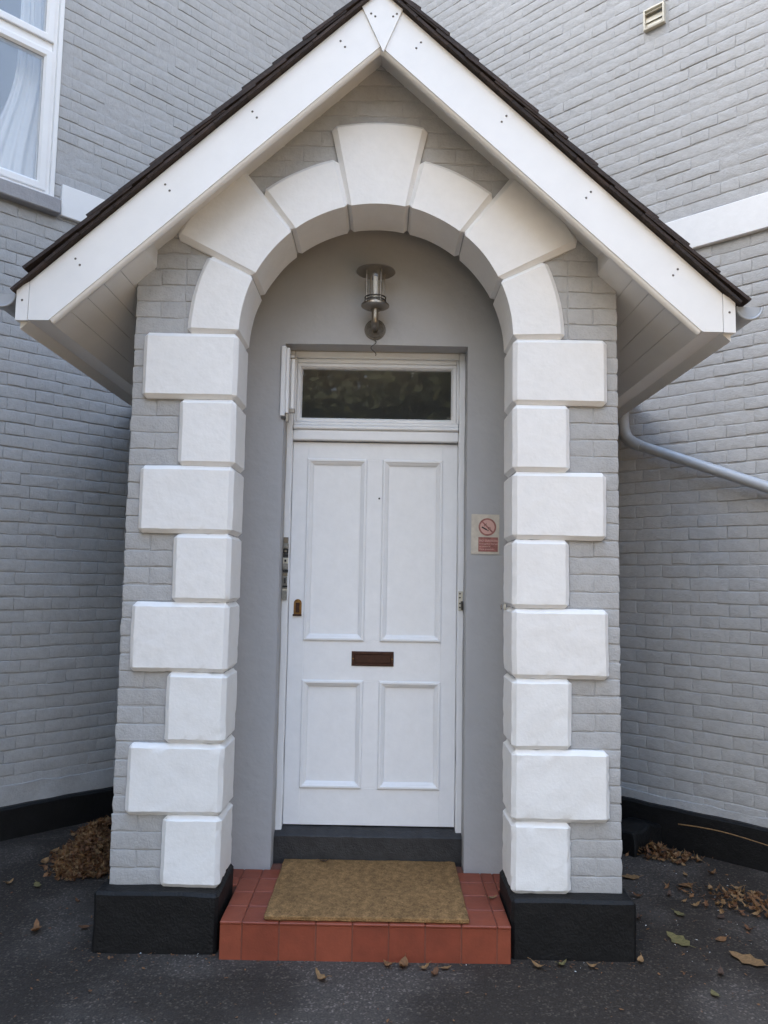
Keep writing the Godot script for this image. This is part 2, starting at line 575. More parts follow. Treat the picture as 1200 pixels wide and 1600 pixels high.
func make_sky() -> PanoramaSkyMaterial:
	var w := 512
	var h := 256
	var im := Image.create(w, h, false, Image.FORMAT_RGBF)
	var n := noise(1.5, 5, 27)
	n.fractal_gain = 0.55
	for y in h:
		var el := (0.5 - (y + 0.5) / h) * PI
		for x in w:
			var az := (x + 0.5) / w * TAU
			var d := Vector3(cos(el) * sin(az), sin(el), -cos(el) * cos(az))
			var up := maxf(d.y, 0.0)
			# clear air grows brighter and paler round the sun
			var gam := d.angle_to(SUN)
			var glow := 1.0 + 7.0 * (exp(-3.0 * gam) - exp(-1.5 * PI)) + 0.4 * pow(cos(gam), 2.0)
			var base := Color(0.73, 0.69, 0.61).lerp(Color(0.155, 0.285, 0.52), pow(up, 0.36))
			base = base.lerp(Color(0.54, 0.52, 0.47), clampf(0.12 * (glow - 1.0), 0.0, 0.7))
			base = Color(base.r * glow, base.g * glow, base.b * glow)
			var q := d / (up + 0.25)
			var c := smoothstep(-0.02, 0.34, n.get_noise_3dv(Vector3(q.x, 0.6 * up, q.z) * 0.9))
			var cg := 1.0 + 0.35 * (glow - 1.0)
			base = base.lerp(Color(1.27 * cg, 1.14 * cg, 0.95 * cg), c * 0.85)
			if d.y < 0.0: base = Color(0.16, 0.16, 0.14)
			im.set_pixel(x, y, base)
	var m := PanoramaSkyMaterial.new()
	m.panorama = ImageTexture.create_from_image(im)
	return m

func build_ground() -> void:
	var s := Shape.new()
	# a fine sheet near the house with slight hollows, then wide plain sheets to the horizon
	var dips := noise(0.9, 3, 41)
	var hgt := func(x: float, z: float) -> float:
		var near := smoothstep(3.9, 3.0, maxf(absf(x), absf(z)))
		return dips.get_noise_2d(x, z) * 0.006 * near
	var n := 40
	for i in n:
		for j in n:
			var x0 := -4.0 + 8.0 * i / n
			var x1 := -4.0 + 8.0 * (i + 1) / n
			var z0 := -4.0 + 8.0 * j / n
			var z1 := -4.0 + 8.0 * (j + 1) / n
			s.quad_out(Vector3(x0, hgt.call(x0, z0), z0), Vector3(x1, hgt.call(x1, z0), z0), Vector3(x1, hgt.call(x1, z1), z1), Vector3(x0, hgt.call(x0, z1), z1), Vector3.UP)
	var R := 150.0
	for q in [[-R, -R, R, -4.0], [-R, 4.0, R, R], [-R, -4.0, -4.0, 4.0], [4.0, -4.0, R, 4.0]]:
		s.quad_out(Vector3(q[0], 0, q[1]), Vector3(q[2], 0, q[1]), Vector3(q[2], 0, q[3]), Vector3(q[0], 0, q[3]), Vector3.UP)
	tag(put("ground", s.mesh(50.0), mats.asphalt), "dark worn asphalt drive in front of the porch", "", "", "structure")
	var l := Shape.new()
	l.quad_out(Vector3(-60, 0.03, 11.5), Vector3(60, 0.03, 11.5), Vector3(60, 0.03, 70), Vector3(-60, 0.03, 70), Vector3.UP)
	var gv := Shape.new()  # unseen pale sheet, added to throw warm light up at the porch
	gv.quad_out(Vector3(-60, 0.012, 2.3), Vector3(60, 0.012, 2.3), Vector3(60, 0.012, 11.6), Vector3(-60, 0.012, 11.6), Vector3.UP)
	tag(put("bounce_gravel", gv.mesh(), mats.gravel), "unseen pale gravel added before the lawn to bounce warm light", "", "", "structure")
	tag(put("lawn", l.mesh(), mats.lawn), "lawn under the trees across the drive", "", "", "structure")

# ---------------------------------------------------------------- the two house walls
func build_wings(view: Transform3D) -> void:
	# ---- the wing with the window
	var dl := Vector3(sin(deg_to_rad(45.0)), 0, -cos(deg_to_rad(45.0)))
	var a := thing("house_wing", "grey painted brick house wall with a white framed upper window", "house wall",
		Transform3D(Basis(dl, Vector3.UP, dl.cross(Vector3.UP)), Vector3(-2.168, 0, -1.276)))
	var H := 7.65
	var win := Rect2(-1.05, 3.91, 1.155, 1.75)
	var core := Shape.new()
	for lv in [[0.0, 3.82, -0.0048], [3.82, H, -0.0028]]:
		core.box(Vector3(-4.2, lv[0], -0.3), Vector3(win.position.x, lv[1], lv[2]))
		core.box(Vector3(win.end.x, lv[0], -0.3), Vector3(3.05, lv[1], lv[2] - 0.0001))
	core.box(Vector3(win.position.x, 0, -0.3), Vector3(win.end.x, win.position.y, -0.0058))
	core.box(Vector3(win.position.x, win.end.y, -0.3), Vector3(win.end.x, H, -0.0030))
	put("mortar", core.mesh(), mats.mortar, a)
	var pl := Shape.new()
	pl.box(Vector3(-4.2, -0.05, -0.1), Vector3(2.72, 0.185, 0.05), 0.012, 0.12, 0.006, wobble)
	put("plinth", pl.mesh(40.0), mats.black, a)
	var fa := Shape.new()
	fa.box(Vector3(-4.2, 0.17, -0.02), Vector3(2.75, 0.30, 0.006), 0.004, 0.05, 0.012, wobble)
	put("render_fillet", fa.mesh(50.0), mats.mortar, a)
	lay_wall(a, -4.2, 2.78, 0.20, H - 0.05, [win, Rect2(-1.12, 3.83, 1.26, 0.1)], view, 300)
	var band := Shape.new()
	band.box(Vector3(0.150, 3.822, -0.03), Vector3(2.7, 4.030, 0.028), 0.004)
	put("string_band", band.mesh(), mats.upvc, a)
	var sill := Shape.new()
	sill.box(Vector3(-1.12, 3.815, -0.2), Vector3(0.137, 3.908, 0.062), 0.006, 0.2, 0.003, wobble)
	put("window_sill", sill.mesh(40.0), mats.stone_sill, a)
	# window: outer frame, transom, two casements with double glazing
	var wn := holder("window", a)
	var fr := Shape.new()
	var x0 := win.position.x
	var x1 := win.end.x
	var y0 := win.position.y
	var y1 := win.end.y
	fr.ring(x0, y0, x1, y1, [Vector2(0, -0.1), Vector2(0, 0.014), Vector2(0.004, 0.016), Vector2(0.026, 0.016), Vector2(0.029, 0.004), Vector2(0.0292, -0.006), Vector2(0.050, -0.006), Vector2(0.056, -0.03), Vector2(0.056, -0.09)])
	fr.box(Vector3(x0 + 0.05, 4.875, -0.09), Vector3(x1 - 0.05, 4.955, -0.013), 0.004)
	fr.box(Vector3(-0.52, y0 + 0.05, -0.09), Vector3(-0.44, 4.876, -0.0135), 0.004)
	put("frame", fr.mesh(), mats.upvc, wn)
	for q in [[-0.445, y0 + 0.045, x1 - 0.05, 4.885], [x0 + 0.05, y0 + 0.045, -0.515, 4.885], [x0 + 0.05, 4.945, x1 - 0.05, y1 - 0.045]]:
		var sa := Shape.new()
		sa.ring(q[0], q[1], q[2], q[3], [Vector2(0, -0.02), Vector2(0, 0.004), Vector2(0.006, 0.006), Vector2(0.040, 0.006), Vector2(0.054, -0.008), Vector2(0.054, -0.012), Vector2(0.054, -0.05)])
		put("casement", sa.mesh(), mats.upvc, wn)
		var gs := Shape.new()
		gs.ring(q[0] + 0.05, q[1] + 0.05, q[2] - 0.05, q[3] - 0.05, [Vector2(0, -0.0125), Vector2(0.0045, -0.0115), Vector2(0.0045, -0.014)])
		put("gasket", gs.mesh(), mats.dark, wn)
		var gl := Shape.new()
		gl.box(Vector3(q[0] + 0.05, q[1] + 0.05, -0.018), Vector3(q[2] - 0.05, q[3] - 0.05, -0.014))
		gl.box(Vector3(q[0] + 0.05, q[1] + 0.05, -0.036), Vector3(q[2] - 0.05, q[3] - 0.05, -0.032))
		put("pane", gl.mesh(), mats.glass, wn)
	# the room behind has five faces; its open side is the window wall
	var rs := Shape.new()
	var rx0 := x0 - 0.6
	var rx1 := x1 + 0.5
	rs.quad(Vector3(rx0, 2.9, -4.6), Vector3(rx0, 6.0, -4.6), Vector3(rx1, 6.0, -4.6), Vector3(rx1, 2.9, -4.6))
	rs.quad(Vector3(rx0, 2.9, -0.31), Vector3(rx0, 6.0, -0.31), Vector3(rx0, 6.0, -4.6), Vector3(rx0, 2.9, -4.6))
	rs.quad(Vector3(rx1, 2.9, -4.6), Vector3(rx1, 6.0, -4.6), Vector3(rx1, 6.0, -0.31), Vector3(rx1, 2.9, -0.31))
	rs.quad(Vector3(rx0, 2.9, -0.31), Vector3(rx0, 2.9, -4.6), Vector3(rx1, 2.9, -4.6), Vector3(rx1, 2.9, -0.31))
	rs.quad(Vector3(rx0, 6.0, -4.6), Vector3(rx0, 6.0, -0.31), Vector3(rx1, 6.0, -0.31), Vector3(rx1, 6.0, -4.6))
	put("room", rs.mesh(), mats.room, a)
	# curtain drawn to the side, spreading towards the sill
	var cu := Shape.new()
	var nu := 60
	var nv := 30
	var g := []
	for j in nv + 1:
		var v := float(j) / nv
		var row := []
		for i in nu + 1:
			var u := float(i) / nu
			var left := lerpf(-0.34, -0.10, smoothstep(-0.05, 0.55, v)) - 0.015 * smoothstep(0.6, 1.0, v)
			var x := lerpf(left, 0.09, u)
			var fold := sin(u * 31.0 + v * 2.0) * 0.5 + sin(u * 13.0 - v * 3.0 + 1.0) * 0.6
			row.append(Vector3(x + 0.006 * sin(v * 9.0 + u * 4.0), lerpf(3.9, 5.6, v), -0.17 + fold * 0.022))
		g.append(row)
	for j in nv:
		for i in nu:
			cu.quad_out(g[j][i], g[j][i + 1], g[j + 1][i + 1], g[j + 1][i], Vector3.BACK)
	tag(put("curtain", cu.mesh(70.0), mats.curtain, null, a.transform), "pale curtain drawn to one side inside the upper window", "curtain")

	# ---- the wing with the drainpipe and the vent
	var dr := Vector3(sin(deg_to_rad(47.0)), 0, cos(deg_to_rad(47.0)))
	var b := thing("house_wing", "grey painted brick house wall with a white band and a sloping drainpipe", "house wall",
		Transform3D(Basis(dr, Vector3.UP, dr.cross(Vector3.UP)), Vector3(2.198, 0, -1.0056)))
	var HB := 11.4  # extra height and length out of view, added to block sky from the window wing
	var cb := Shape.new()
	cb.box(Vector3(-3.28, 0, -0.3), Vector3(4.8, 3.72, -0.0048))
	cb.box(Vector3(-3.28, 3.72, -0.3), Vector3(4.8, HB, -0.0028))
	put("mortar", cb.mesh(), mats.mortar, b)
	var pb := Shape.new()
	pb.box(Vector3(-3.2, -0.05, -0.1), Vector3(4.8, 0.228, 0.05), 0.012, 0.12, 0.006, wobble)
	put("plinth", pb.mesh(40.0), mats.black, b)
	var fb := Shape.new()
	fb.box(Vector3(-3.2, 0.21, -0.02), Vector3(4.8, 0.275, 0.008), 0.004, 0.05, 0.012, wobble)
	put("render_fillet", fb.mesh(50.0), mats.mortar, b)
	lay_wall(b, -3.28, 4.8, 0.24, HB - 0.05, [Rect2(-3.3, 3.63, 8.2, 0.19), Rect2(-0.65, 5.17, 0.16, 0.17)], view, 300)
	var bb := Shape.new()
	bb.box(Vector3(-3.2, 3.615, -0.03), Vector3(4.8, 3.828, 0.028), 0.004)
	put("string_band", bb.mesh(), mats.gloss, b)
	# air vent with a hooded louvre
	var ve := thing("wall_vent", "small cream louvred air vent set high in the painted brick wall", "vent", b.transform * Transform3D(Basis(), Vector3(-0.578, 5.188, 0.0)))
	var vf := Shape.new()
	vf.ring(-0.07, 0.0, 0.07, 0.142, [Vector2(0, -0.012), Vector2(0, 0.026), Vector2(0.011, 0.028), Vector2(0.012, -0.012)])
	put("frame", vf.mesh(), mats.cream, ve)
	boxed("opening_shade", Vector3(-0.06, 0.01, -0.012), Vector3(0.06, 0.132, -0.008), mats.dark, ve, 0.0)  # dark sheet standing in for the shade inside the opening
	for q in [[0.028, 0.25], [0.070, 0.25], [0.112, 1.25]]:
		var lv := Shape.new()
		lv.box(Vector3(-0.0575, -0.020, -0.002), Vector3(0.0575, 0.020, 0.002))
		put("louvre", lv.moved(Transform3D(Basis(Vector3.RIGHT, -q[1]), Vector3(0, q[0], 0.010))).mesh(), mats.cream, ve)
	# drainpipe: elbow under the eaves, then a long slope down the wall
	var dp := thing("drainpipe", "pale grey drainpipe sloping down across the brick wall", "drainpipe", b.transform)
	var z := 0.062
	var path := [Vector3(-0.80, 2.75, z), Vector3(-0.80, 2.60, z), Vector3(-0.795, 2.53, z), Vector3(-0.775, 2.475, z), Vector3(-0.735, 2.437, z), Vector3(-0.68, 2.408, z)]
	var el := Shape.new()
	el.tube(path, 0.036, 16)
	put("elbow", el.mesh(60.0), mats.pipe, dp)
	var pi := Shape.new()
	pi.tube([Vector3(-0.72, 2.427, z), Vector3(0.1, 2.078, z), Vector3(1.6, 1.44, z)], 0.032, 16)
	put("pipe", pi.mesh(60.0), mats.pipe, dp)
	for x in [0.62, 1.45]:
		var br := Shape.new()
		var yy: float = 2.427 - (x + 0.72) * 0.4255
		br.box(Vector3(x - 0.012, yy - 0.045, -0.001), Vector3(x + 0.012, yy + 0.045, 0.03), 0.002)
		put("bracket", br.mesh(), mats.pipe, dp)

# ---------------------------------------------------------------- porch masonry
var porch: Node3D

func build_porch() -> void:
	porch = thing("porch", "gabled white and grey porch with an arched opening and quoin blocks", "porch")
	# wall cores with the arch cut out
	var half := PackedVector2Array()
	half.append(Vector2(0.0, RIDGE_TOP - 0.06))
	half.append(Vector2(0.0, SPRING + 0.632))
	for k in range(1, 17):
		var t := PI * 0.5 * (1.0 - k / 16.0)
		half.append(Vector2(0.632 * cos(t), SPRING + 0.632 * sin(t)))
	half.append(Vector2(0.632, 0.1))
	half.append(Vector2(PIER - 0.006, 0.1))
	half.append(Vector2(PIER - 0.006, RIDGE_TOP - 0.06 - SLOPE * (PIER - 0.006)))
	var other := PackedVector2Array()
	for q in half: other.append(Vector2(-q.x, q.y))
	var wall := Shape.new()
	wall.prism(half, -0.28, BRICK_Z - 0.0038)
	wall.prism(other, -0.28, BRICK_Z - 0.0038)
	put("front_wall", wall.mesh(), mats.mortar, porch)
	# bricks of the piers and the gable
	var rows := int((RIDGE_TOP - 0.23) / 0.075)
	for i in rows:
		var y := 0.23 + 0.0375 + i * 0.075
		for side in [-1.0, 1.0]:
			var inner := 0.75
			var dy: float = y - SPRING
			if dy > 0.0:
				inner = sqrt(maxf(0.0, 0.76 * 0.76 - dy * dy))
			if dy > 0.80: inner = 0.0
			var outer := minf(PIER, (RIDGE_LOW + 0.16 - y) / SLOPE)
			if outer - inner < 0.05: continue
			# outer end first: a stretcher, or two headers
			var x := outer
			var first := true
			while x > inner + 0.02:
				var long := (i % 2 == 0) == first or not first and x - inner > 0.2 and i % 2 == 0
				if outer < PIER - 0.01: long = true
				var l := 0.2225 if long else 0.1125
				l = minf(l, x - inner + 0.03)
				if l < 0.06: l = 0.06
				var kinds: Array = stretchers if l > 0.16 else headers
				var st := (l - 0.003) / (0.2225 if l > 0.16 else 0.1100)
				var t := brick_place(side * (x - l * 0.5), y, BRICK_Z, st)
				put("brick", kinds[rng.randi() % kinds.size()], mats["grey%d" % (rng.randi() % 4)], porch, t)
				x -= l
				if l > 0.16 or x < outer - 0.2: first = false
	# plinths
	for side in [-1.0, 1.0]:
		var pl := Shape.new()
		var xa := 0.606
		var xb := 1.121
		pl.box(Vector3(minf(side * xa, side * xb), -0.05, -0.3), Vector3(maxf(side * xa, side * xb), 0.238, 0.05), 0.012, 0.07, 0.005, wobble)
		put("plinth", pl.mesh(40.0), mats.black, porch)
		# quoin blocks, long and short in turn
		for k in 8:
			var out := (1.033 if k % 2 == 0 else 0.868) + rng.randf_range(-0.006, 0.006)
			var top := SPRING - 0.3 * k
			var bl := Shape.new()
			var lo := Vector3(OPEN, top - 0.3 + 0.0005, -0.27)
			var hi := Vector3(out, top - 0.0005, rng.randf_range(-0.002, 0.002))
			if k == 7: lo.y = 0.236
			if side < 0.0:
				var sw := lo.x
				lo.x = -hi.x
				hi.x = -sw
			bl.box(lo, hi, 0.019, 0.022, 0.0013 + 0.00035 * k, wobble, 0.0004 + 0.00035 * k)
			put("quoin_block", bl.mesh(32.0, Vector2(rng.randf(), rng.randf()) * 4.0), mats.white_rough if k >= 5 else mats.white_stone, porch)
		# side wall running back to the house
		var sd := Shape.new()
		var back := -2.3 if side < 0.0 else -2.1
		sd.box(Vector3(minf(side * 0.86, side * (PIER - 0.006)), 0.0, back), Vector3(maxf(side * 0.86, side * (PIER - 0.006)), 3.1, -0.281))
		put("side_wall", sd.mesh(), mats.mortar, porch)
		var more := []
		for i in 36:
			var y := 0.23 + 0.0375 + i * 0.075
			var zz := -0.05 - (0.11 if i % 2 else 0.0)
			var long := true
			while zz > back:
				var l := 0.225 if long else 0.1125
				var t := brick_place(0, 0, 0)
				t = Transform3D(Basis(Vector3.UP, side * PI * 0.5) * t.basis, Vector3(side * PIER, y, zz - l * 0.5))
				var kinds: Array = stretchers if long else headers
				more.append([kinds[rng.randi() % 14], t, rng.randf() * 5.0])
				zz -= l
				long = not long
		tag(put("brickwork", join(more), mats.grey1, porch), "", "", "", "stuff")
		var sp := Shape.new()
		sp.box(Vector3(minf(side * 0.9, side * 1.12), -0.05, back), Vector3(maxf(side * 0.9, side * 1.12), 0.236, -0.301), 0.01)
		put("plinth", sp.mesh(), mats.black, porch)
	# voussoirs: seven stones with a V joint on face and soffit
	var step := PI / 7.0
	for k in 7:
		var a0 := step * k
		var a1 := step * (k + 1)
		var r1: float = [0.848, 1.02, 0.856, 1.012, 0.856, 1.02, 0.848][k]
		var c := 0.021
		var v := Shape.new()
		var angs := []
		angs.append([a0, true])
		var inset := c / 0.8
		var n := 9
		for i in n + 1: angs.append([lerpf(a0 + inset, a1 - inset, float(i) / n), false])
		angs.append([a1, true])
		var grid := []
		for q in angs:
			var dir := Vector2(cos(q[0]), sin(q[0]))
			var prof: Array
			if q[1]:
				prof = [Vector2(OPEN + c, -0.27), Vector2(OPEN + c, -0.14), Vector2(OPEN + c, -c), Vector2(lerpf(OPEN + c, r1 - c, 0.5), -c), Vector2(r1 - c, -c), Vector2(r1 - c, -c), Vector2(r1 - c, -0.06)]
			else:
				prof = [Vector2(OPEN, -0.27), Vector2(OPEN, -0.14), Vector2(OPEN, 0.0), Vector2(lerpf(OPEN, r1 - c, 0.5), 0.0), Vector2(r1 - c, 0.0), Vector2(r1, -c), Vector2(r1, -0.06)]
			var row := []
			for s in prof:
				var p3 := Vector3(dir.x * s.x, SPRING + dir.y * s.x, s.y)
				p3 += Vector3(wobble.get_noise_3dv(p3 * 100.0), wobble.get_noise_3dv(p3 * 100.0 + Vector3(77, 0, 0)), wobble.get_noise_3dv(p3 * 100.0 + Vector3(0, 91, 0))) * 0.0016
				row.append(p3)
			grid.append(row)
		for i in grid.size() - 1:
			var m: float = (angs[i][0] + angs[i + 1][0]) * 0.5
			var rad := Vector3(cos(m), sin(m), 0)
			for j in 6:
				var o := Vector3.BACK
				if j < 2: o = -rad
				elif j >= 4: o = rad * 0.5 + Vector3.BACK * (0.5 if j == 4 else 0.0)
				v.quad_out(grid[i][j], grid[i + 1][j], grid[i + 1][j + 1], grid[i][j + 1], o)
		for e in [0, grid.size() - 1]:
			var tang := Vector3(sin(angs[e][0]), -cos(angs[e][0]), 0) * (1.0 if e == 0 else -1.0)
			var g0: Vector3 = grid[e][2]
			var g1: Vector3 = grid[e][4]
			v.quad_out(g0, g1, Vector3(g1.x, g1.y, -0.06), Vector3(g0.x, g0.y, -0.06), tang)
		put("voussoir", v.mesh(32.0, Vector2(rng.randf(), rng.randf()) * 4.0), mats.white_stone, porch)
	# inside: cheeks, ceiling and the plastered wall round the door
	for side in [-1.0, 1.0]:
		boxed("cheek_wall", Vector3(minf(side * 0.70, side * 0.859), 0.1, BACK_Z - 0.12), Vector3(maxf(side * 0.70, side * 0.859), 3.6, -0.281), mats.plaster, porch, 0.0)
	boxed("ceiling", Vector3(-0.86, 3.45, BACK_Z - 0.12), Vector3(0.86, 3.55, -0.281), mats.plaster, porch, 0.0)
	var bw := Shape.new()
	var dz := BACK_Z - 0.12
	bw.prism(PackedVector2Array([Vector2(-0.70, 0.1), Vector2(-0.466, 0.1), Vector2(-0.4665, 1.4), Vector2(-0.466, 2.735), Vector2(0.0, 2.737), Vector2(0.463, 2.735), Vector2(0.4645, 1.3), Vector2(0.463, 0.1), Vector2(0.70, 0.1), Vector2(0.70, 3.46), Vector2(-0.70, 3.46)]), dz, BACK_Z)
	put("inner_wall", bw.mesh(40.0), mats.plaster, porch)
	build_step()

func build_step() -> void:
	var st := holder("tiled_step", porch)
	var core := Shape.new()
	core.box(Vector3(-0.586, -0.03, -0.62), Vector3(0.596, 0.1445, 0.0865))
	core.box(Vector3(-0.70, -0.03, -0.62), Vector3(0.70, 0.1435, -0.281))
	put("grout", core.mesh(), mats.grout, st)
	var xs := [-0.588, -0.497, -0.346, -0.196, -0.048, 0.100, 0.248, 0.396, 0.541, 0.598]
	var zs := [0.0905, -0.060, -0.211, -0.362, -0.479]
	for i in xs.size() - 1:
		# riser
		var r := Shape.new()
		r.box(Vector3(xs[i] + 0.0015, -0.02, 0.06), Vector3(xs[i + 1] - 0.0015, 0.1385 + rng.randf_range(-0.0006, 0.0006), 0.0885 + rng.randf_range(-0.0008, 0.0008)), 0.0025)
		put("riser_tile", r.mesh(0.0, Vector2(rng.randf(), rng.randf()) * 4.0), mats["tile%d" % (rng.randi() % 3)], st)
		for j in zs.size() - 1:
			var t := Shape.new()
			var x0: float = xs[i]
			var x1: float = xs[i + 1]
			var front: float = zs[j] + (0.006 if j == 0 else 0.0)
			t.box(Vector3(x0 + 0.0015, 0.14, zs[j + 1] + 0.0015), Vector3(x1 - 0.0015, 0.150 + rng.randf_range(-0.0008, 0.0008), front - 0.0015), 0.003)
			put("tile", t.mesh(0.0, Vector2(rng.randf(), rng.randf()) * 4.0), mats["tile%d" % (rng.randi() % 3)], st)
	for j in range(2, 4):
		for side in [-1.0, 1.0]:
			var t := Shape.new()
			var xa: float = 0.590 if side < 0.0 else 0.600
			t.box(Vector3(minf(side * xa, side * 0.699), 0.14, zs[j + 1] + 0.0015), Vector3(maxf(side * xa, side * 0.699), 0.150, minf(zs[j], -0.282) - 0.0015), 0.003)
			put("tile", t.mesh(0.0, Vector2(rng.randf(), rng.randf()) * 4.0), mats["tile%d" % (rng.randi() % 3)], st)

# ---------------------------------------------------------------- roof
func wall_z(x: float) -> float:
	# where the house walls stand behind the porch
	return (-1.276 - (x + 2.168)) if x < -0.2 else (-1.0056 + (x - 2.198) * 0.9325)

func slab(xa: float, xb: float, y0a: float, y0b: float, thick: float, zf: float, bite := 0.02) -> Shape:
	# a sheet following the slope between xa and xb (same side), running back into the house walls
	var s := Shape.new()
	var za := wall_z(xa) - bite
	var zb := wall_z(xb) - bite
	var p := [Vector3(xa, y0a, zf), Vector3(xb, y0b, zf), Vector3(xb, y0b, zb), Vector3(xa, y0a, za)]
	var q := []
	for k in p: q.append(k + Vector3(0, thick, 0))
	s.quad_out(p[0], p[1], p[2], p[3], Vector3.DOWN)
	s.quad_out(q[0], q[1], q[2], q[3], Vector3.UP)
	s.quad_out(p[0], p[1], q[1], q[0], Vector3.BACK)
	s.quad_out(p[2], p[3], q[3], q[2], Vector3.FORWARD)
	var o := Vector3(signf(xb - xa), 0, 0)
	s.quad_out(p[1], p[2], q[2], q[1], o)
	s.quad_out(p[0], p[3], q[3], q[0], -o)
	return s

func screw(parent: Node3D, x: float, y: float, z: float) -> void:
	var s := Shape.new()
	s.lathe([Vector2(0.0, 0.003), Vector2(0.0035, 0.0025), Vector2(0.0052, 0.0), Vector2(0.0052, -0.004)], Vector3.ZERO, 10)
	put("screw", s.mesh(50.0), mats.lead, parent, Transform3D(Basis(Vector3.RIGHT, PI * 0.5), Vector3(x, y, z)))

func build_roof() -> void:
	var th := atan(SLOPE)
	for side in [-1.0, 1.0]:
		# structural slope
		var deck := slab(0.0, side * (EAVE - 0.01), RIDGE_LOW + 0.085, RIDGE_LOW + 0.085 - SLOPE * (EAVE - 0.01), 0.135, BARGE_Z - 0.026)
		put("roof_deck", deck.mesh(), mats.upvc, porch)
		# bargeboard: sloping board with a square cut end
		var bz := BARGE_Z - 0.024
		var poly := PackedVector2Array([Vector2(0.0, RIDGE_TOP), Vector2(0.0, RIDGE_LOW), Vector2(side * 1.376, 2.606), Vector2(side * 1.462, 2.6055), Vector2(side * 1.462, RIDGE_TOP - SLOPE * 1.462)])
		var bg := Shape.new()
		bg.prism(poly, bz, BARGE_Z)
		var bn := put("bargeboard", bg.mesh(), mats.upvc, porch)
		# rounded nose along the lower edge
		var nose := Shape.new()
		nose.tube([Vector3(side * 0.005, RIDGE_LOW + 0.006, bz - 0.001), Vector3(side * 1.374, 2.6125, bz - 0.001)], 0.022, 12)
		put("lower_nosing", nose.mesh(60.0), mats.upvc, bn)
		var cap := Shape.new()
		cap.prism(PackedVector2Array([Vector2(side * 1.464, 2.603), Vector2(side * EAVE, 2.603), Vector2(side * EAVE, RIDGE_TOP - 0.0 - SLOPE * EAVE + 0.012), Vector2(side * 1.464, RIDGE_TOP - SLOPE * 1.464)]), bz - 0.01, BARGE_Z + 0.0025)
		put("end_cap", cap.mesh(), mats.upvc, bn)
		for t in [[0.175, 3.875], [0.548, 3.545], [0.910, 3.210], [1.276, 2.875]]:
			screw(bn, side * t[0], t[1], BARGE_Z)
			screw(bn, side * (t[0] - 0.02), t[1] - 0.027, BARGE_Z)
		screw(bn, side * 1.49, 2.69, BARGE_Z + 0.0025)
		# raised strip of soffit between bargeboard and gable wall
		var gs := Shape.new()
		var lift := 0.075
		for q in [[0.0, 1.02]]:
			var a := Vector3(side * q[0], RIDGE_LOW + lift, BARGE_Z - 0.03)
			var b := Vector3(side * q[1], RIDGE_LOW + lift - SLOPE * q[1], BARGE_Z - 0.03)
			var c := Vector3(b.x, b.y, -0.05)
			var d := Vector3(a.x, a.y, -0.05)
			gs.quad_out(a, b, c, d, Vector3.DOWN)
			gs.quad_out(a + Vector3(0, 0.008, 0), b + Vector3(0, 0.008, 0), c + Vector3(0, 0.008, 0), d + Vector3(0, 0.008, 0), Vector3.UP)
		put("gable_soffit", gs.mesh(), mats.upvc, porch)
		# eaves soffit: boards running back to the house, closed by a cheek towards the gable
		var edges := [1.012, 1.103, 1.171, 1.239, 1.307, 1.376]
		for k in edges.size() - 1:
			var xa: float = edges[k] + 0.0012
			var xb: float = edges[k + 1] - 0.0012
			var low: float = RIDGE_LOW - 0.004
			var bd := slab(side * xa, side * xb, low - SLOPE * xa, low - SLOPE * xb, 0.012, BARGE_Z - 0.026)
			put("soffit_board", bd.mesh(), mats.upvc, porch)
			# tongue behind the joint
			var tg := slab(side * (xa - 0.006), side * (xa + 0.006), low + 0.006 - SLOPE * (xa - 0.006), low + 0.006 - SLOPE * (xa + 0.006), 0.01, BARGE_Z - 0.027)
			put("tongue", tg.mesh(), mats.upvc, porch)
		var ck := Shape.new()
		ck.prism(PackedVector2Array([Vector2(side * 1.002, RIDGE_LOW - 0.004 - SLOPE * 1.002), Vector2(side * 1.0135, RIDGE_LOW - 0.004 - SLOPE * 1.0135), Vector2(side * 1.0135, RIDGE_LOW + 0.09 - SLOPE * 1.0135), Vector2(side * 1.002, RIDGE_LOW + 0.09 - SLOPE * 1.002)]), -0.06, BARGE_Z - 0.027)
		put("soffit_cheek", ck.mesh(), mats.upvc, porch)
		var fl := slab(side * 1.374, side * EAVE, 2.608, 2.608, 0.012, BARGE_Z - 0.027)
		put("soffit_board", fl.mesh(), mats.upvc, porch)
		var fa := slab(side * (EAVE - 0.018), side * EAVE, 2.6065, 2.6065, 0.145, BARGE_Z - 0.035)
		put("eaves_fascia", fa.mesh(), mats.upvc, porch)
		build_gutter(side)
		build_tiles(side, th)
	# plate over the joint of the bargeboards
	var pp := Shape.new()
	pp.prism(PackedVector2Array([Vector2(0.012, 3.822), Vector2(0.112, 4.065), Vector2(0.112, 4.09), Vector2(0.006, 4.17), Vector2(-0.100, 4.09), Vector2(-0.100, 4.065)]), BARGE_Z + 0.001, BARGE_Z + 0.009)
	var pn := put("gable_plate", pp.mesh(), mats.upvc, porch)
	for q in [[-0.044, 3.998], [-0.026, 3.985], [0.068, 3.998], [0.052, 3.986]]:
		screw(pn, q[0], q[1], BARGE_Z + 0.009)

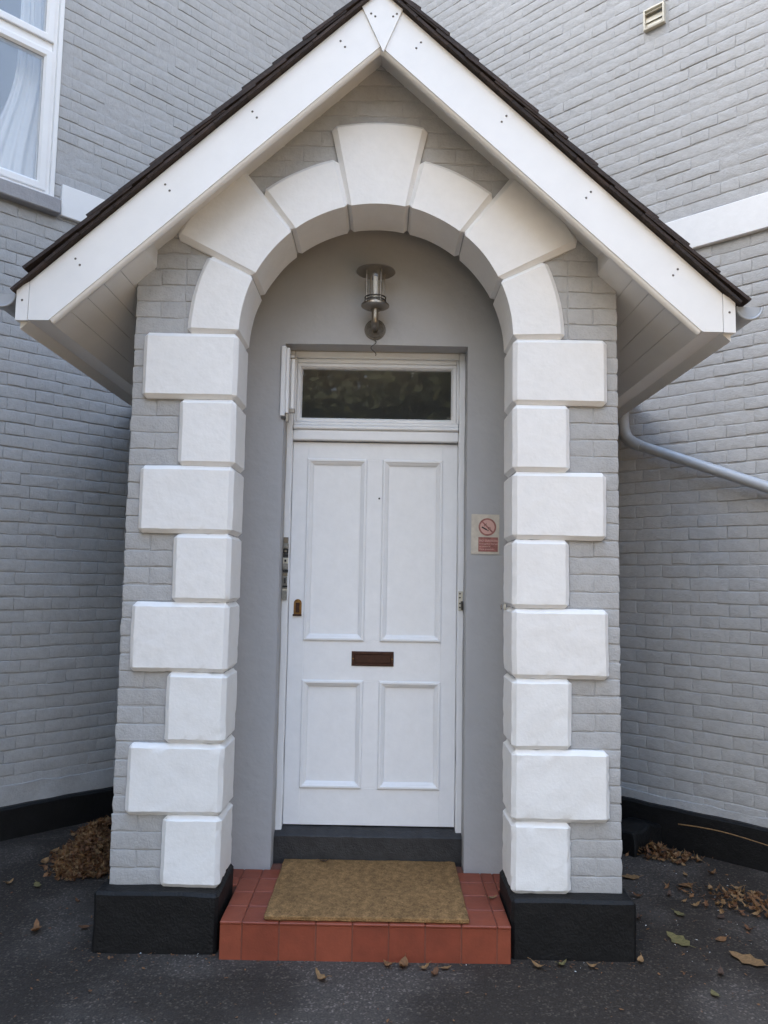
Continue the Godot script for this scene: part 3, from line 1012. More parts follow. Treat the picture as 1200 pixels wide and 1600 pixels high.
func build_gutter(side: float) -> void:
	var g := holder("gutter", porch)
	var cx := side * (EAVE + 0.074)
	var cy := 2.728
	var z1 := 0.175
	var z0 := wall_z(cx) + 0.005
	var s := Shape.new()
	var seg := 14
	for k in seg:
		var a := PI + PI * k / seg
		var b := PI + PI * (k + 1) / seg
		for rr in [[0.056, 1.0], [0.053, -1.0]]:
			var da: Vector3 = Vector3(cos(a), sin(a), 0) * rr[0]
			var db: Vector3 = Vector3(cos(b), sin(b), 0) * rr[0]
			s.quad_out(Vector3(cx, cy, z0) + da, Vector3(cx, cy, z0) + db, Vector3(cx, cy, z1) + db, Vector3(cx, cy, z1) + da, (da + db) * rr[1])
	put("channel", s.mesh(50.0), mats.pipe, g)
	# stop end
	var e := Shape.new()
	var poly := PackedVector2Array()
	for k in seg + 1:
		var a := PI + PI * k / seg
		poly.append(Vector2(cx + cos(a) * 0.0535, cy + sin(a) * 0.0535))
	e.prism(poly, z1 - 0.012, z1 - 0.008)
	put("stop_end", e.mesh(), mats.pipe, g)
	var lip := Shape.new()
	var path := []
	for k in seg + 1:
		var a := PI + PI * k / seg
		path.append(Vector3(cx + cos(a) * 0.055, cy + sin(a) * 0.055, z1 - 0.004))
	lip.tube(path, 0.0055, 8)
	put("rim", lip.mesh(60.0), mats.pipe, g)

func build_tiles(side: float, th: float) -> void:
	var gauge := 0.172
	var len_ := EAVE / cos(th)
	var n := int(len_ / gauge) + 1
	var rest := []
	var down := Vector3(side * cos(th), -sin(th), 0)
	var up := Vector3(side * sin(th), cos(th), 0)
	# undercloak along the verge
	var uc := Shape.new()
	var a0 := Vector3(0, RIDGE_TOP + 0.004, 0)
	var mk := func(c0: float, c1: float, h0: float, h1: float, za: float, zb: float) -> Shape:
		var s := Shape.new()
		var corners := []
		for z in [za, zb]:
			corners.append([a0 + down * c0 + up * h0 + Vector3(0, 0, z), a0 + down * c1 + up * h0 + Vector3(0, 0, z), a0 + down * c1 + up * h1 + Vector3(0, 0, z), a0 + down * c0 + up * h1 + Vector3(0, 0, z)])
		var A: Array = corners[0]
		var B: Array = corners[1]
		s.quad_out(A[0], A[1], A[2], A[3], Vector3.FORWARD)
		s.quad_out(B[0], B[1], B[2], B[3], Vector3.BACK)
		s.quad_out(A[0], A[1], B[1], B[0], -up)
		s.quad_out(A[3], A[2], B[2], B[3], up)
		s.quad_out(A[0], A[3], B[3], B[0], -down)
		s.quad_out(A[1], A[2], B[2], B[1], down)
		return s
	for k in 11:
		var c0 := 0.02 + k * (len_ - 0.005) / 11.0
		put("undercloak_tile", mk.call(c0, c0 + len_ / 11.0 - 0.003, rng.randf_range(0.0, 0.002), 0.013, BARGE_Z - 0.12, BARGE_Z + 0.028 + rng.randf_range(-0.003, 0.004)).mesh(), mats["roof%d" % (rng.randi() % 3)], porch)
	var body := Shape.new()
	for i in n:
		var tail := len_ + (0.036 if side > 0.0 else -0.085) - i * gauge
		var head := maxf(tail - 0.40, 0.0)
		var w := 0.165
		var z := BARGE_Z + 0.034
		var first := true
		var back := wall_z(side * tail * cos(th)) + 0.02
		while z > back:
			var ww := w if not (first and i % 2) else w * 1.5
			var s := Shape.new()
			var lift := rng.randf_range(-0.0025, 0.0035)
			var zf := z + (rng.randf_range(-0.006, 0.004) if first else 0.0)
			var za := z - ww + 0.002
			var hh := 0.014
			var ht := 0.032 + lift
			var A := []
			for zz in [za, zf]:
				A.append([a0 + down * head + up * hh + Vector3(0, 0, zz), a0 + down * tail + up * ht + Vector3(0, 0, zz), a0 + down * (tail - 0.001) + up * (ht + 0.0135) + Vector3(0, 0, zz), a0 + down * head + up * (hh + 0.0125) + Vector3(0, 0, zz)])
			s.quad_out(A[0][0], A[0][1], A[0][2], A[0][3], Vector3.FORWARD)
			s.quad_out(A[1][0], A[1][1], A[1][2], A[1][3], Vector3.BACK)
			s.quad_out(A[0][0], A[0][1], A[1][1], A[1][0], -up)
			s.quad_out(A[0][3], A[0][2], A[1][2], A[1][3], up)
			s.quad_out(A[0][1], A[0][2], A[1][2], A[1][1], down)
			s.quad_out(A[0][0], A[0][3], A[1][3], A[1][0], -down)
			if first:
				put("roof_tile", s.mesh(0.0, Vector2(rng.randf(), rng.randf()) * 3.0), mats["roof%d" % (rng.randi() % 3)], porch)
			else:
				body.add(s)
			z -= ww
			first = false
	tag(put("tile_field", body.mesh(), mats.roof0, porch), "", "", "", "stuff")
	if side > 0.0:
		var rd := Shape.new()
		for k in 12:
			var a := PI * k / 12.0
			var b := PI * (k + 1) / 12.0
			for rr in [0.115, 0.10]:
				var c := Vector3(0, RIDGE_TOP + 0.035, 0)
				var pa: Vector3 = c + Vector3(cos(a), sin(a) * 0.8, 0) * rr
				var pb: Vector3 = c + Vector3(cos(b), sin(b) * 0.8, 0) * rr
				rd.quad_out(pa + Vector3(0, 0, BARGE_Z + 0.03), pb + Vector3(0, 0, BARGE_Z + 0.03), pb + Vector3(0, 0, -3.0), pa + Vector3(0, 0, -3.0), pa - c)
		var fill := PackedVector2Array()
		for k in 13: fill.append(Vector2(cos(PI * k / 12.0) * 0.1, RIDGE_TOP + 0.035 + sin(PI * k / 12.0) * 0.08))
		var rf := Shape.new()
		rf.prism(fill, BARGE_Z - 0.02, BARGE_Z + 0.022)
		put("ridge_bedding", rf.mesh(), mats.lead, porch)
		put("ridge_tile", rd.mesh(60.0), mats.roof1, porch)

# ---------------------------------------------------------------- door, frame and fanlight
func build_entrance() -> void:
	var zf := -0.60       # frame face
	var zd := -0.632      # door face
	var fr := holder("door_frame", porch)
	for side in [-1.0, 1.0]:
		var j := Shape.new()
		var xa := 0.432
		var xb := 0.4655
		j.box(Vector3(minf(side * xa, side * xb), 0.285, zf - 0.10), Vector3(maxf(side * xa, side * xb), 2.735, zf), 0.004, 0.06, 0.0028, wobble)
		put("jamb", j.mesh(40.0), mats.gloss, fr)
		var sp := Shape.new()
		sp.box(Vector3(minf(side * 0.420, side * 0.4315), 2.36, zf - 0.10), Vector3(maxf(side * 0.420, side * 0.4315), 2.70, zf - 0.012), 0.002)
		put("stop_bead", sp.mesh(), mats.gloss, fr)
	boxed("head", Vector3(-0.4315, 2.700, zf - 0.10), Vector3(0.4315, 2.7345, zf - 0.0005), mats.gloss, fr, 0.004)
	var hb := Shape.new()
	hb.box(Vector3(-0.4195, 2.676, zf - 0.09), Vector3(0.4195, 2.6995, zf - 0.014), 0.004)
	put("head_bead", hb.mesh(), mats.gloss, fr)
	# transom rail with three mouldings
	boxed("transom_rail", Vector3(-0.4315, 2.262, zf - 0.10), Vector3(0.4315, 2.318, zf - 0.002), mats.gloss, fr, 0.005)
	boxed("transom_rail", Vector3(-0.4315, 2.3185, zf - 0.10), Vector3(0.4315, 2.340, zf + 0.010), mats.gloss, fr, 0.006)
	boxed("transom_rail", Vector3(-0.4315, 2.3405, zf - 0.10), Vector3(0.4315, 2.3595, zf - 0.006), mats.gloss, fr, 0.005)
	# fanlight
	var fl := holder("fanlight", porch)
	var sh := Shape.new()
	sh.ring(-0.4195, 2.360, 0.4195, 2.6755, [Vector2(0, zf - 0.05), Vector2(0, zf - 0.022), Vector2(0.003, zf - 0.018), Vector2(0.016, zf - 0.018), Vector2(0.022, zf - 0.026), Vector2(0.026, zf - 0.034), Vector2(0.026, zf - 0.06)])
	put("sash", sh.mesh(), mats.gloss, fl)
	var pn := Shape.new()
	pn.quad_out(Vector3(-0.397, 2.384, zf - 0.042), Vector3(0.397, 2.384, zf - 0.042), Vector3(0.397, 2.652, zf - 0.042), Vector3(-0.397, 2.652, zf - 0.042), Vector3.BACK)
	put("pane", pn.mesh(), mats.glass, fl)
	# the dark hall behind the fanlight
	var ha := Shape.new()
	ha.quad(Vector3(-0.7, 0.3, -4.2), Vector3(-0.7, 2.75, -4.2), Vector3(0.7, 2.75, -4.2), Vector3(0.7, 0.3, -4.2))
	ha.quad(Vector3(-0.7, 0.3, -0.70), Vector3(-0.7, 2.75, -0.70), Vector3(-0.7, 2.75, -4.2), Vector3(-0.7, 0.3, -4.2))
	ha.quad(Vector3(0.7, 0.3, -4.2), Vector3(0.7, 2.75, -4.2), Vector3(0.7, 2.75, -0.70), Vector3(0.7, 0.3, -0.70))
	ha.quad(Vector3(-0.7, 0.3, -0.70), Vector3(-0.7, 0.3, -4.2), Vector3(0.7, 0.3, -4.2), Vector3(0.7, 0.3, -0.70))
	ha.quad(Vector3(-0.7, 2.75, -4.2), Vector3(-0.7, 2.75, -0.70), Vector3(0.7, 2.75, -0.70), Vector3(0.7, 2.75, -4.2))
	put("hall", ha.mesh(), mats.hall, porch)
	var sur := Shape.new()
	for q in [[-0.75, 0.2, -0.4656, 2.8], [0.4656, 0.2, 0.75, 2.8]]:
		sur.box(Vector3(q[0], q[1], -0.72), Vector3(q[2], q[3], -0.6005))
	sur.box(Vector3(-0.4656, 2.7351, -0.72), Vector3(0.4656, 2.8, -0.6006))
	put("hall_wall", sur.mesh(), mats.hall, porch)
	# threshold with a sloping top
	var si := Shape.new()
	var c := [Vector2(zf - 0.12, 0.312), Vector2(zf - 0.02, 0.306), Vector2(-0.578, 0.284), Vector2(-0.570, 0.276), Vector2(-0.570, 0.10), Vector2(zf - 0.12, 0.10)]
	var nx := 24
	for i in nx:
		var xa := lerpf(-0.465, 0.462, float(i) / nx)
		var xb := lerpf(-0.465, 0.462, float(i + 1) / nx)
		for k in c.size() - 1:
			var f := func(x: float, q: Vector2) -> Vector3: return Vector3(x, q.y + 0.003 * wobble.get_noise_2d(x * 120.0, q.y * 300.0), q.x + 0.003 * wobble.get_noise_2d(x * 90.0, q.x * 500.0 + 40.0))
			si.quad_out(f.call(xa, c[k]), f.call(xb, c[k]), f.call(xb, c[k + 1]), f.call(xa, c[k + 1]), Vector3.UP if k < 2 else Vector3.BACK if k < 4 else Vector3.DOWN)
	put("threshold", si.mesh(30.0), mats.sill, porch)
	# the door: stiles, rails, four panels with mouldings
	var dr := holder("door", porch)
	var y0 := 0.314
	var y1 := 2.256
	var xl := -0.4305
	var xr := 0.4305
	var dt := 0.045
	boxed("stile", Vector3(xl, y0, zd - dt), Vector3(-0.350, y1, zd), mats.gloss, dr, 0.0012)
	boxed("stile", Vector3(0.350, y0, zd - dt), Vector3(xr, y1, zd), mats.gloss, dr, 0.0012)
	boxed("rail", Vector3(-0.350, y0, zd - dt), Vector3(0.350, 0.497, zd), mats.gloss, dr, 0.0012)
	boxed("rail", Vector3(-0.350, 1.026, zd - dt), Vector3(0.350, 1.232, zd), mats.gloss, dr, 0.0012)
	boxed("rail", Vector3(-0.350, 2.166, zd - dt), Vector3(0.350, y1, zd), mats.gloss, dr, 0.0012)
	boxed("muntin", Vector3(-0.045, 0.497, zd - dt), Vector3(0.043, 1.026, zd), mats.gloss, dr, 0.0012)
	boxed("muntin", Vector3(-0.045, 1.232, zd - dt), Vector3(0.043, 2.166, zd), mats.gloss, dr, 0.0012)
	for q in [[-0.350, 0.497, -0.045, 1.026], [0.043, 0.497, 0.350, 1.026], [-0.350, 1.232, -0.045, 2.166], [0.043, 1.232, 0.350, 2.166]]:
		var m := Shape.new()
		m.ring(q[0] - 0.004, q[1] - 0.004, q[2] + 0.004, q[3] + 0.004, [Vector2(0, zd), Vector2(0.0005, zd + 0.006), Vector2(0.006, zd + 0.011), Vector2(0.014, zd + 0.011), Vector2(0.019, zd + 0.005), Vector2(0.024, zd + 0.003), Vector2(0.031, zd - 0.003), Vector2(0.034, zd - 0.009), Vector2(0.042, zd - 0.010)])
		put("moulding", m.mesh(28.0), mats.gloss, dr)
		var pa := Shape.new()
		pa.box(Vector3(q[0] + 0.02, q[1] + 0.02, zd - 0.030), Vector3(q[2] - 0.02, q[3] - 0.02, zd - 0.0105), 0.002, 0.06, 0.0012, wobble)
		put("panel", pa.mesh(30.0), mats.gloss, dr)
	# letter plate
	var lp := Shape.new()
	lp.ring(-0.103, 1.103, 0.113, 1.178, [Vector2(0, zd - 0.002), Vector2(0.001, zd + 0.005), Vector2(0.004, zd + 0.007), Vector2(0.014, zd + 0.007), Vector2(0.016, zd + 0.003), Vector2(0.02, zd + 0.003)])
	put("letter_plate", lp.mesh(), mats.bronze, dr)
	boxed("letter_flap", Vector3(-0.086, 1.120, zd - 0.001), Vector3(0.096, 1.161, zd + 0.0045), mats.bronze, dr, 0.0015)
	for x in [-0.094, 0.104]:
		var sc := Shape.new()
		sc.lathe([Vector2(0, 0.002), Vector2(0.004, 0.001), Vector2(0.004, -0.001)], Vector3.ZERO, 8)
		put("screw", sc.mesh(50.0), mats.brass, dr, Transform3D(Basis(Vector3.RIGHT, PI * 0.5), Vector3(x, 1.1405, zd + 0.007)))
	# keyhole cover: round topped brass plate with a swinging flap and a small lip
	var kx := -0.385
	var ky := 1.395
	var plate := PackedVector2Array()
	for k in 13:
		var a := PI * k / 12.0
		plate.append(Vector2(kx + 0.020 * cos(a), ky + 0.022 + 0.020 * sin(a)))
	plate.append(Vector2(kx - 0.020, ky - 0.034))
	plate.append(Vector2(kx + 0.020, ky - 0.034))
	var kp := Shape.new()
	kp.prism(plate, zd - 0.001, zd + 0.005)
	put("keyhole_plate", kp.mesh(), mats.brass, dr)
	boxed("keyhole_flap", Vector3(kx - 0.010, ky - 0.026, zd + 0.005), Vector3(kx + 0.010, ky + 0.024, zd + 0.009), mats.bronze, dr, 0.002)
	boxed("keyhole_lip", Vector3(kx - 0.024, ky - 0.044, zd - 0.001), Vector3(kx + 0.021, ky - 0.034, zd + 0.012), mats.bronze, dr, 0.002)
	# spyhole
	var sp := Shape.new()
	sp.lathe([Vector2(0, 0.003), Vector2(0.004, 0.0025), Vector2(0.0052, 0.0), Vector2(0.0052, -0.003)], Vector3.ZERO, 10)
	put("spyhole", sp.mesh(50.0), mats.dark, dr, Transform3D(Basis(Vector3.RIGHT, PI * 0.5), Vector3(0.024, 1.965, zd)))
	# worn lock keep on the jamb: a column of small metal plates
	var y := 1.432
	var cols := ["plate", "cream", "steel", "dark", "plate", "steel", "dark", "plate", "cream", "dark", "dark", "plate", "steel"]
	for k in cols.size():
		var hgt: float = [0.048, 0.010, 0.006, 0.012, 0.046, 0.018, 0.016, 0.030, 0.030, 0.020, 0.028, 0.026, 0.032][k]
		var m: Material = mats[cols[k]]
		boxed("lock_keep", Vector3(-0.4632, y, zf - 0.001), Vector3(-0.4365 + rng.randf_range(-0.002, 0.001), y + hgt - 0.0015, zf + 0.008 + rng.randf_range(-0.003, 0.004)), m, fr, 0.0015)
		if k in [4, 8, 10]:
			boxed("bolt_hole", Vector3(-0.455, y + 0.008, zf + 0.008), Vector3(-0.445, y + hgt - 0.010, zf + 0.0135), mats.steel if cols[k] == "dark" else mats.dark, fr, 0.0)
		y += hgt
	# small hinge plate on the other jamb
	boxed("hinge_plate", Vector3(0.437, 1.393, zf - 0.001), Vector3(0.4605, 1.492, zf + 0.004), mats.cream, fr, 0.0015)
	var hp := Shape.new()
	hp.tube([Vector3(0.455, 1.398, zf + 0.009), Vector3(0.455, 1.442, zf + 0.009)], 0.006, 10)
	put("hinge_pin", hp.mesh(60.0), mats.iron, fr)
	for q in [1.41, 1.43, 1.46, 1.48]:
		boxed("bolt_hole", Vector3(0.441, q - 0.004, zf + 0.003), Vector3(0.449, q + 0.004, zf + 0.0052), mats.iron, fr, 0.001)

# ---------------------------------------------------------------- fittings
func build_fittings() -> void:
	# bulkhead lantern with cap, glass, guard bars and a bent arm
	var la := thing("wall_lantern", "galvanised steel wall lantern with flat cap above the door", "wall light", Transform3D(Basis(), Vector3(-0.012, 2.815, BACK_Z)))
	var zz := 0.105
	var wp := Shape.new()
	wp.lathe([Vector2(0, 0.010), Vector2(0.030, 0.010), Vector2(0.036, 0.013), Vector2(0.044, 0.013), Vector2(0.047, 0.008), Vector2(0.053, 0.007), Vector2(0.055, 0.0)], Vector3.ZERO, 28)
	put("wall_plate", wp.mesh(40.0), mats.dull_steel, la, Transform3D(Basis(Vector3.RIGHT, PI * 0.5), Vector3.ZERO))
	var arm := Shape.new()
	arm.tube([Vector3(0, 0, 0.01), Vector3(0, -0.004, zz - 0.035), Vector3(0, 0.000, zz - 0.014), Vector3(0, 0.012, zz - 0.003), Vector3(0, 0.030, zz), Vector3(0, 0.082, zz)], 0.0175, 14)
	put("arm", arm.mesh(60.0), mats.steel, la)
	var at := Vector3(0, 0, zz)
	var col := Shape.new()
	col.lathe([Vector2(0.018, 0.070), Vector2(0.030, 0.072), Vector2(0.060, 0.078), Vector2(0.070, 0.084), Vector2(0.070, 0.092), Vector2(0.050, 0.094), Vector2(0.047, 0.108), Vector2(0.0, 0.108)], at, 28)
	put("collar", col.mesh(40.0), mats.steel, la)
	var gl := Shape.new()
	gl.lathe([Vector2(0.043, 0.106), Vector2(0.043, 0.262)], at, 28)
	put("glass", gl.mesh(60.0), mats.glass, la)
	var bu := Shape.new()
	bu.lathe([Vector2(0.0, 0.108), Vector2(0.014, 0.109), Vector2(0.016, 0.13), Vector2(0.012, 0.135), Vector2(0.012, 0.235), Vector2(0.0, 0.242)], at, 16)
	put("bulb", bu.mesh(40.0), mats.cream, la)
	for k in 4:
		var a := PI * 0.25 + PI * 0.5 * k + 0.25
		var d := Vector3(cos(a), 0, sin(a)) * 0.0515
		var b := Shape.new()
		b.tube([at + d + Vector3.UP * 0.088, at + d + Vector3.UP * 0.264], 0.0032, 8)
		put("guard_bar", b.mesh(60.0), mats.steel, la)
	for h in [0.112, 0.127]:
		var path := []
		for k in 25: path.append(at + Vector3(cos(TAU * k / 24.0), 0, sin(TAU * k / 24.0)) * 0.0515 + Vector3.UP * h)
		var r := Shape.new()
		r.tube(path, 0.0034, 8, false)
		put("guard_ring", r.mesh(60.0), mats.iron, la)
	var cp := Shape.new()
	cp.lathe([Vector2(0.0, 0.262), Vector2(0.094, 0.258), Vector2(0.098, 0.261), Vector2(0.097, 0.265), Vector2(0.06, 0.276), Vector2(0.0, 0.284)], at, 32)
	put("cap", cp.mesh(40.0), mats.steel, la)
	# loose curl of cable below the lantern
	var wire := Shape.new()
	var wpth := []
	for k in 19:
		var t := k / 18.0
		wpth.append(Vector3(-0.018 + 0.013 * sin(t * 8.5), 2.762 - 0.085 * t, BACK_Z + 0.006 + 0.012 * sin(t * 3.1)))
	wire.tube(wpth, 0.0022, 6)
	tag(put("cable_tail", wire.mesh(60.0), mats.iron), "short curl of dark cable hanging below the wall lantern", "cable")

	# white closer arm box beside the fanlight
	var cl := thing("door_closer", "narrow white metal door closer box beside the fanlight", "door closer", Transform3D(Basis(), Vector3(-0.452, 2.345, BACK_Z)))
	boxed("housing", Vector3(-0.034, 0.012, -0.02), Vector3(-0.008, 0.374, 0.014), mats.gloss, cl, 0.004)
	boxed("cover_strip", Vector3(-0.0075, 0.03, -0.05), Vector3(0.008, 0.368, 0.004), mats.gloss, cl, 0.002)
	boxed("arm_bar", Vector3(0.012, 0.05, -0.06), Vector3(0.030, 0.330, -0.045), mats.upvc, cl, 0.003)
	boxed("hinge_block", Vector3(0.006, 0.040, -0.055), Vector3(0.036, 0.062, -0.035), mats.steel, cl, 0.002)
	boxed("hinge_block", Vector3(0.000, 0.325, -0.055), Vector3(0.032, 0.342, -0.035), mats.steel, cl, 0.002)
	boxed("foot_bracket", Vector3(-0.026, 0.0, -0.02), Vector3(-0.006, 0.012, 0.010), mats.iron, cl, 0.001)
	boxed("foot_bracket", Vector3(-0.004, -0.012, -0.03), Vector3(0.010, 0.03, -0.005), mats.steel, cl, 0.001)

	# faded no smoking notice
	var sg := thing("notice", "faded paper no smoking notice stuck beside the door", "sign", Transform3D(Basis(Vector3.BACK, -0.006), Vector3(0.556, 1.68, BACK_Z + 0.002)))
	var pa := Shape.new()
	var px := 0.070
	var py := 0.198
	# sheet with a slightly lifted lower edge
	for i in 8:
		for j in 8:
			var f := func(u: float, v: float) -> Vector3: return Vector3(lerpf(-px, px, u), lerpf(0.0, py, v), 0.0016 + 0.0010 * pow(1.0 - v, 6.0) * sin(u * PI))
			pa.quad_out(f.call(i / 8.0, j / 8.0), f.call((i + 1) / 8.0, j / 8.0), f.call((i + 1) / 8.0, (j + 1) / 8.0), f.call(i / 8.0, (j + 1) / 8.0), Vector3.BACK)
	put("sheet", pa.mesh(60.0), mats.paper, sg)
	var z := 0.0034
	var cc := Vector2(0.010, 0.135)
	var disc := PackedVector2Array()
	for k in 36: disc.append(cc + Vector2(cos(TAU * k / 36.0), sin(TAU * k / 36.0)) * 0.038)
	var ds := Shape.new()
	ds.prism(disc, 0.0016, z - 0.0004)
	put("print_disc", ds.mesh(), mats.sign_pink, sg)
	var rg := Shape.new()
	for k in 36:
		var a := TAU * k / 36.0
		var b := TAU * (k + 1) / 36.0
		rg.quad_out(Vector3(cc.x + cos(a) * 0.036, cc.y + sin(a) * 0.036, z), Vector3(cc.x + cos(b) * 0.036, cc.y + sin(b) * 0.036, z), Vector3(cc.x + cos(b) * 0.044, cc.y + sin(b) * 0.044, z), Vector3(cc.x + cos(a) * 0.044, cc.y + sin(a) * 0.044, z), Vector3.BACK)
	put("print_ring", rg.mesh(), mats.sign_red, sg)
	var bar := Shape.new()
	bar.box(Vector3(-0.037, -0.0035, 0), Vector3(0.037, 0.0035, 0.0004))
	put("print_bar", bar.mesh(), mats.sign_red, sg, Transform3D(Basis(Vector3.BACK, -PI * 0.25), Vector3(cc.x, cc.y, z + 0.0003)))
	var cg := Shape.new()
	cg.box(Vector3(-0.024, -0.010, 0), Vector3(0.006, -0.003, 0.0004))
	cg.box(Vector3(0.009, -0.010, 0), Vector3(0.014, -0.003, 0.0004))
	cg.tube([Vector3(-0.014, 0.002, 0), Vector3(-0.018, 0.008, 0), Vector3(-0.010, 0.013, 0), Vector3(-0.014, 0.021, 0)], 0.0014, 5)
	cg.tube([Vector3(0.010, 0.002, 0), Vector3(0.006, 0.008, 0), Vector3(0.014, 0.012, 0), Vector3(0.018, 0.006, 0)], 0.0012, 5)
	put("print_cigarette", cg.mesh(), mats.sign_black, sg, Transform3D(Basis(Vector3.BACK, -0.5), Vector3(cc.x - 0.004, cc.y - 0.006, z + 0.0002)))
	var rb := Shape.new()
	rb.box(Vector3(-0.034, 0.012, 0.0016), Vector3(0.063, 0.084, z))
	put("print_block", rb.mesh(), mats.sign_red, sg)
	var font := SystemFont.new()
	font.font_names = PackedStringArray(["Droid Sans"])
	font.font_weight = 700
	var lines := [["NO SMOKING", 0.0150, 0.0665], ["It is against the law", 0.0098, 0.051], ["to smoke in", 0.0098, 0.0375], ["these premises", 0.0098, 0.024]]
	for l in lines:
		var tm := TextMesh.new()
		tm.text = l[0]
		tm.font = font
		tm.font_size = 32
		tm.pixel_size = l[1] / 32.0
		tm.depth = 0.0003
		tm.horizontal_alignment = HORIZONTAL_ALIGNMENT_LEFT
		put("lettering", tm, mats.sign_pink, sg, Transform3D(Basis(), Vector3(-0.030, l[2], z + 0.0003)))

	# coir mat
	var mt := Shape.new()
	var mn := noise(0.35, 2, 61)
	mt.box(Vector3(-0.410, 0.1512, -0.566), Vector3(0.428, 0.1705, 0.080), 0.004, 0.028, 0.0024, mn)
	tag(put("doormat", mt.mesh(40.0), mats.coir), "worn brown coir doormat on the red tiled step", "doormat")

	# small metal hook on the pier edge
	var hk := thing("door_hook", "small metal hook and eye plate on the white quoin edge", "hook", Transform3D(Basis(Vector3.UP, -PI * 0.5), Vector3(OPEN + 0.001, 1.428, -0.23)))
	var hb := Shape.new()
	hb.lathe([Vector2(0, 0.006), Vector2(0.008, 0.005), Vector2(0.016, 0.0), Vector2(0.016, -0.004)], Vector3.ZERO, 14)
	put("base_plate", hb.mesh(40.0), mats.cream, hk, Transform3D(Basis(Vector3.RIGHT, PI * 0.5), Vector3.ZERO))
	var hr := Shape.new()
	var hp := []
	for k in 15: hp.append(Vector3(0.010 * cos(TAU * k / 16.0), 0.010 * sin(TAU * k / 16.0), 0.014))
	hr.tube(hp, 0.003, 6)
	put("eye", hr.mesh(60.0), mats.steel, hk)

	# low rough block against the wall behind the pier
	var bk := Shape.new()
	bk.box(Vector3(-0.22, -0.03, -0.12), Vector3(0.17, 0.13, 0.10), 0.012, 0.04, 0.022, wobble)
	tag(put("rubble_block", bk.mesh(45.0), mats.black, null, Transform3D(Basis(Vector3.UP, 0.75), Vector3(1.60, 0, -1.39))), "dark rough concrete block in the corner behind the pier", "block")
	# pale dry stalk lying along the plinth
	var sk := Shape.new()
	var sp := []
	for k in 13:
		var t := k / 12.0
		sp.append(Vector3(lerpf(1.78, 2.30, t), 0.17 + 0.015 * sin(t * 5.0), lerpf(-1.26, -0.80, t) + 0.02 * sin(t * 3.0) + 0.03))
	sk.tube(sp, 0.0035, 6, true, 0.002)
	tag(put("dry_stalk", sk.mesh(60.0), mats.leaf2), "thin pale dry stalk leaning along the black plinth", "stalk")

# ---------------------------------------------------------------- leaves
func leaf_shape(l: float, w: float, curl: float, lobes: bool) -> Shape:
	var s := Shape.new()
	var n := 6
	var prev := []
	for i in n + 1:
		var t := float(i) / n
		var half := w * 0.5 * sin(PI * pow(t, 0.8)) * (1.0 if not lobes else (0.7 + 0.45 * float(i % 2)))
		var x := (t - 0.5) * l
		var up := curl * (t - 0.5) * (t - 0.5) * l * 2.0
		var row := [Vector3(x, up + half * 0.45 * curl, -half), Vector3(x, up, 0), Vector3(x + 0.1 * half, up + half * (0.5 * curl + 0.12), half)]
		if i > 0:
			s.quad_out(prev[0], row[0], row[1], prev[1], Vector3.UP)
			s.quad_out(prev[1], row[1], row[2], prev[2], Vector3.UP)
		prev = row
	s.tube([Vector3(-l * 0.5, curl * l * 0.5, 0), Vector3(-l * 0.72, curl * l * 0.5 + 0.004, 0.004)], 0.0011, 4, false)
	return s

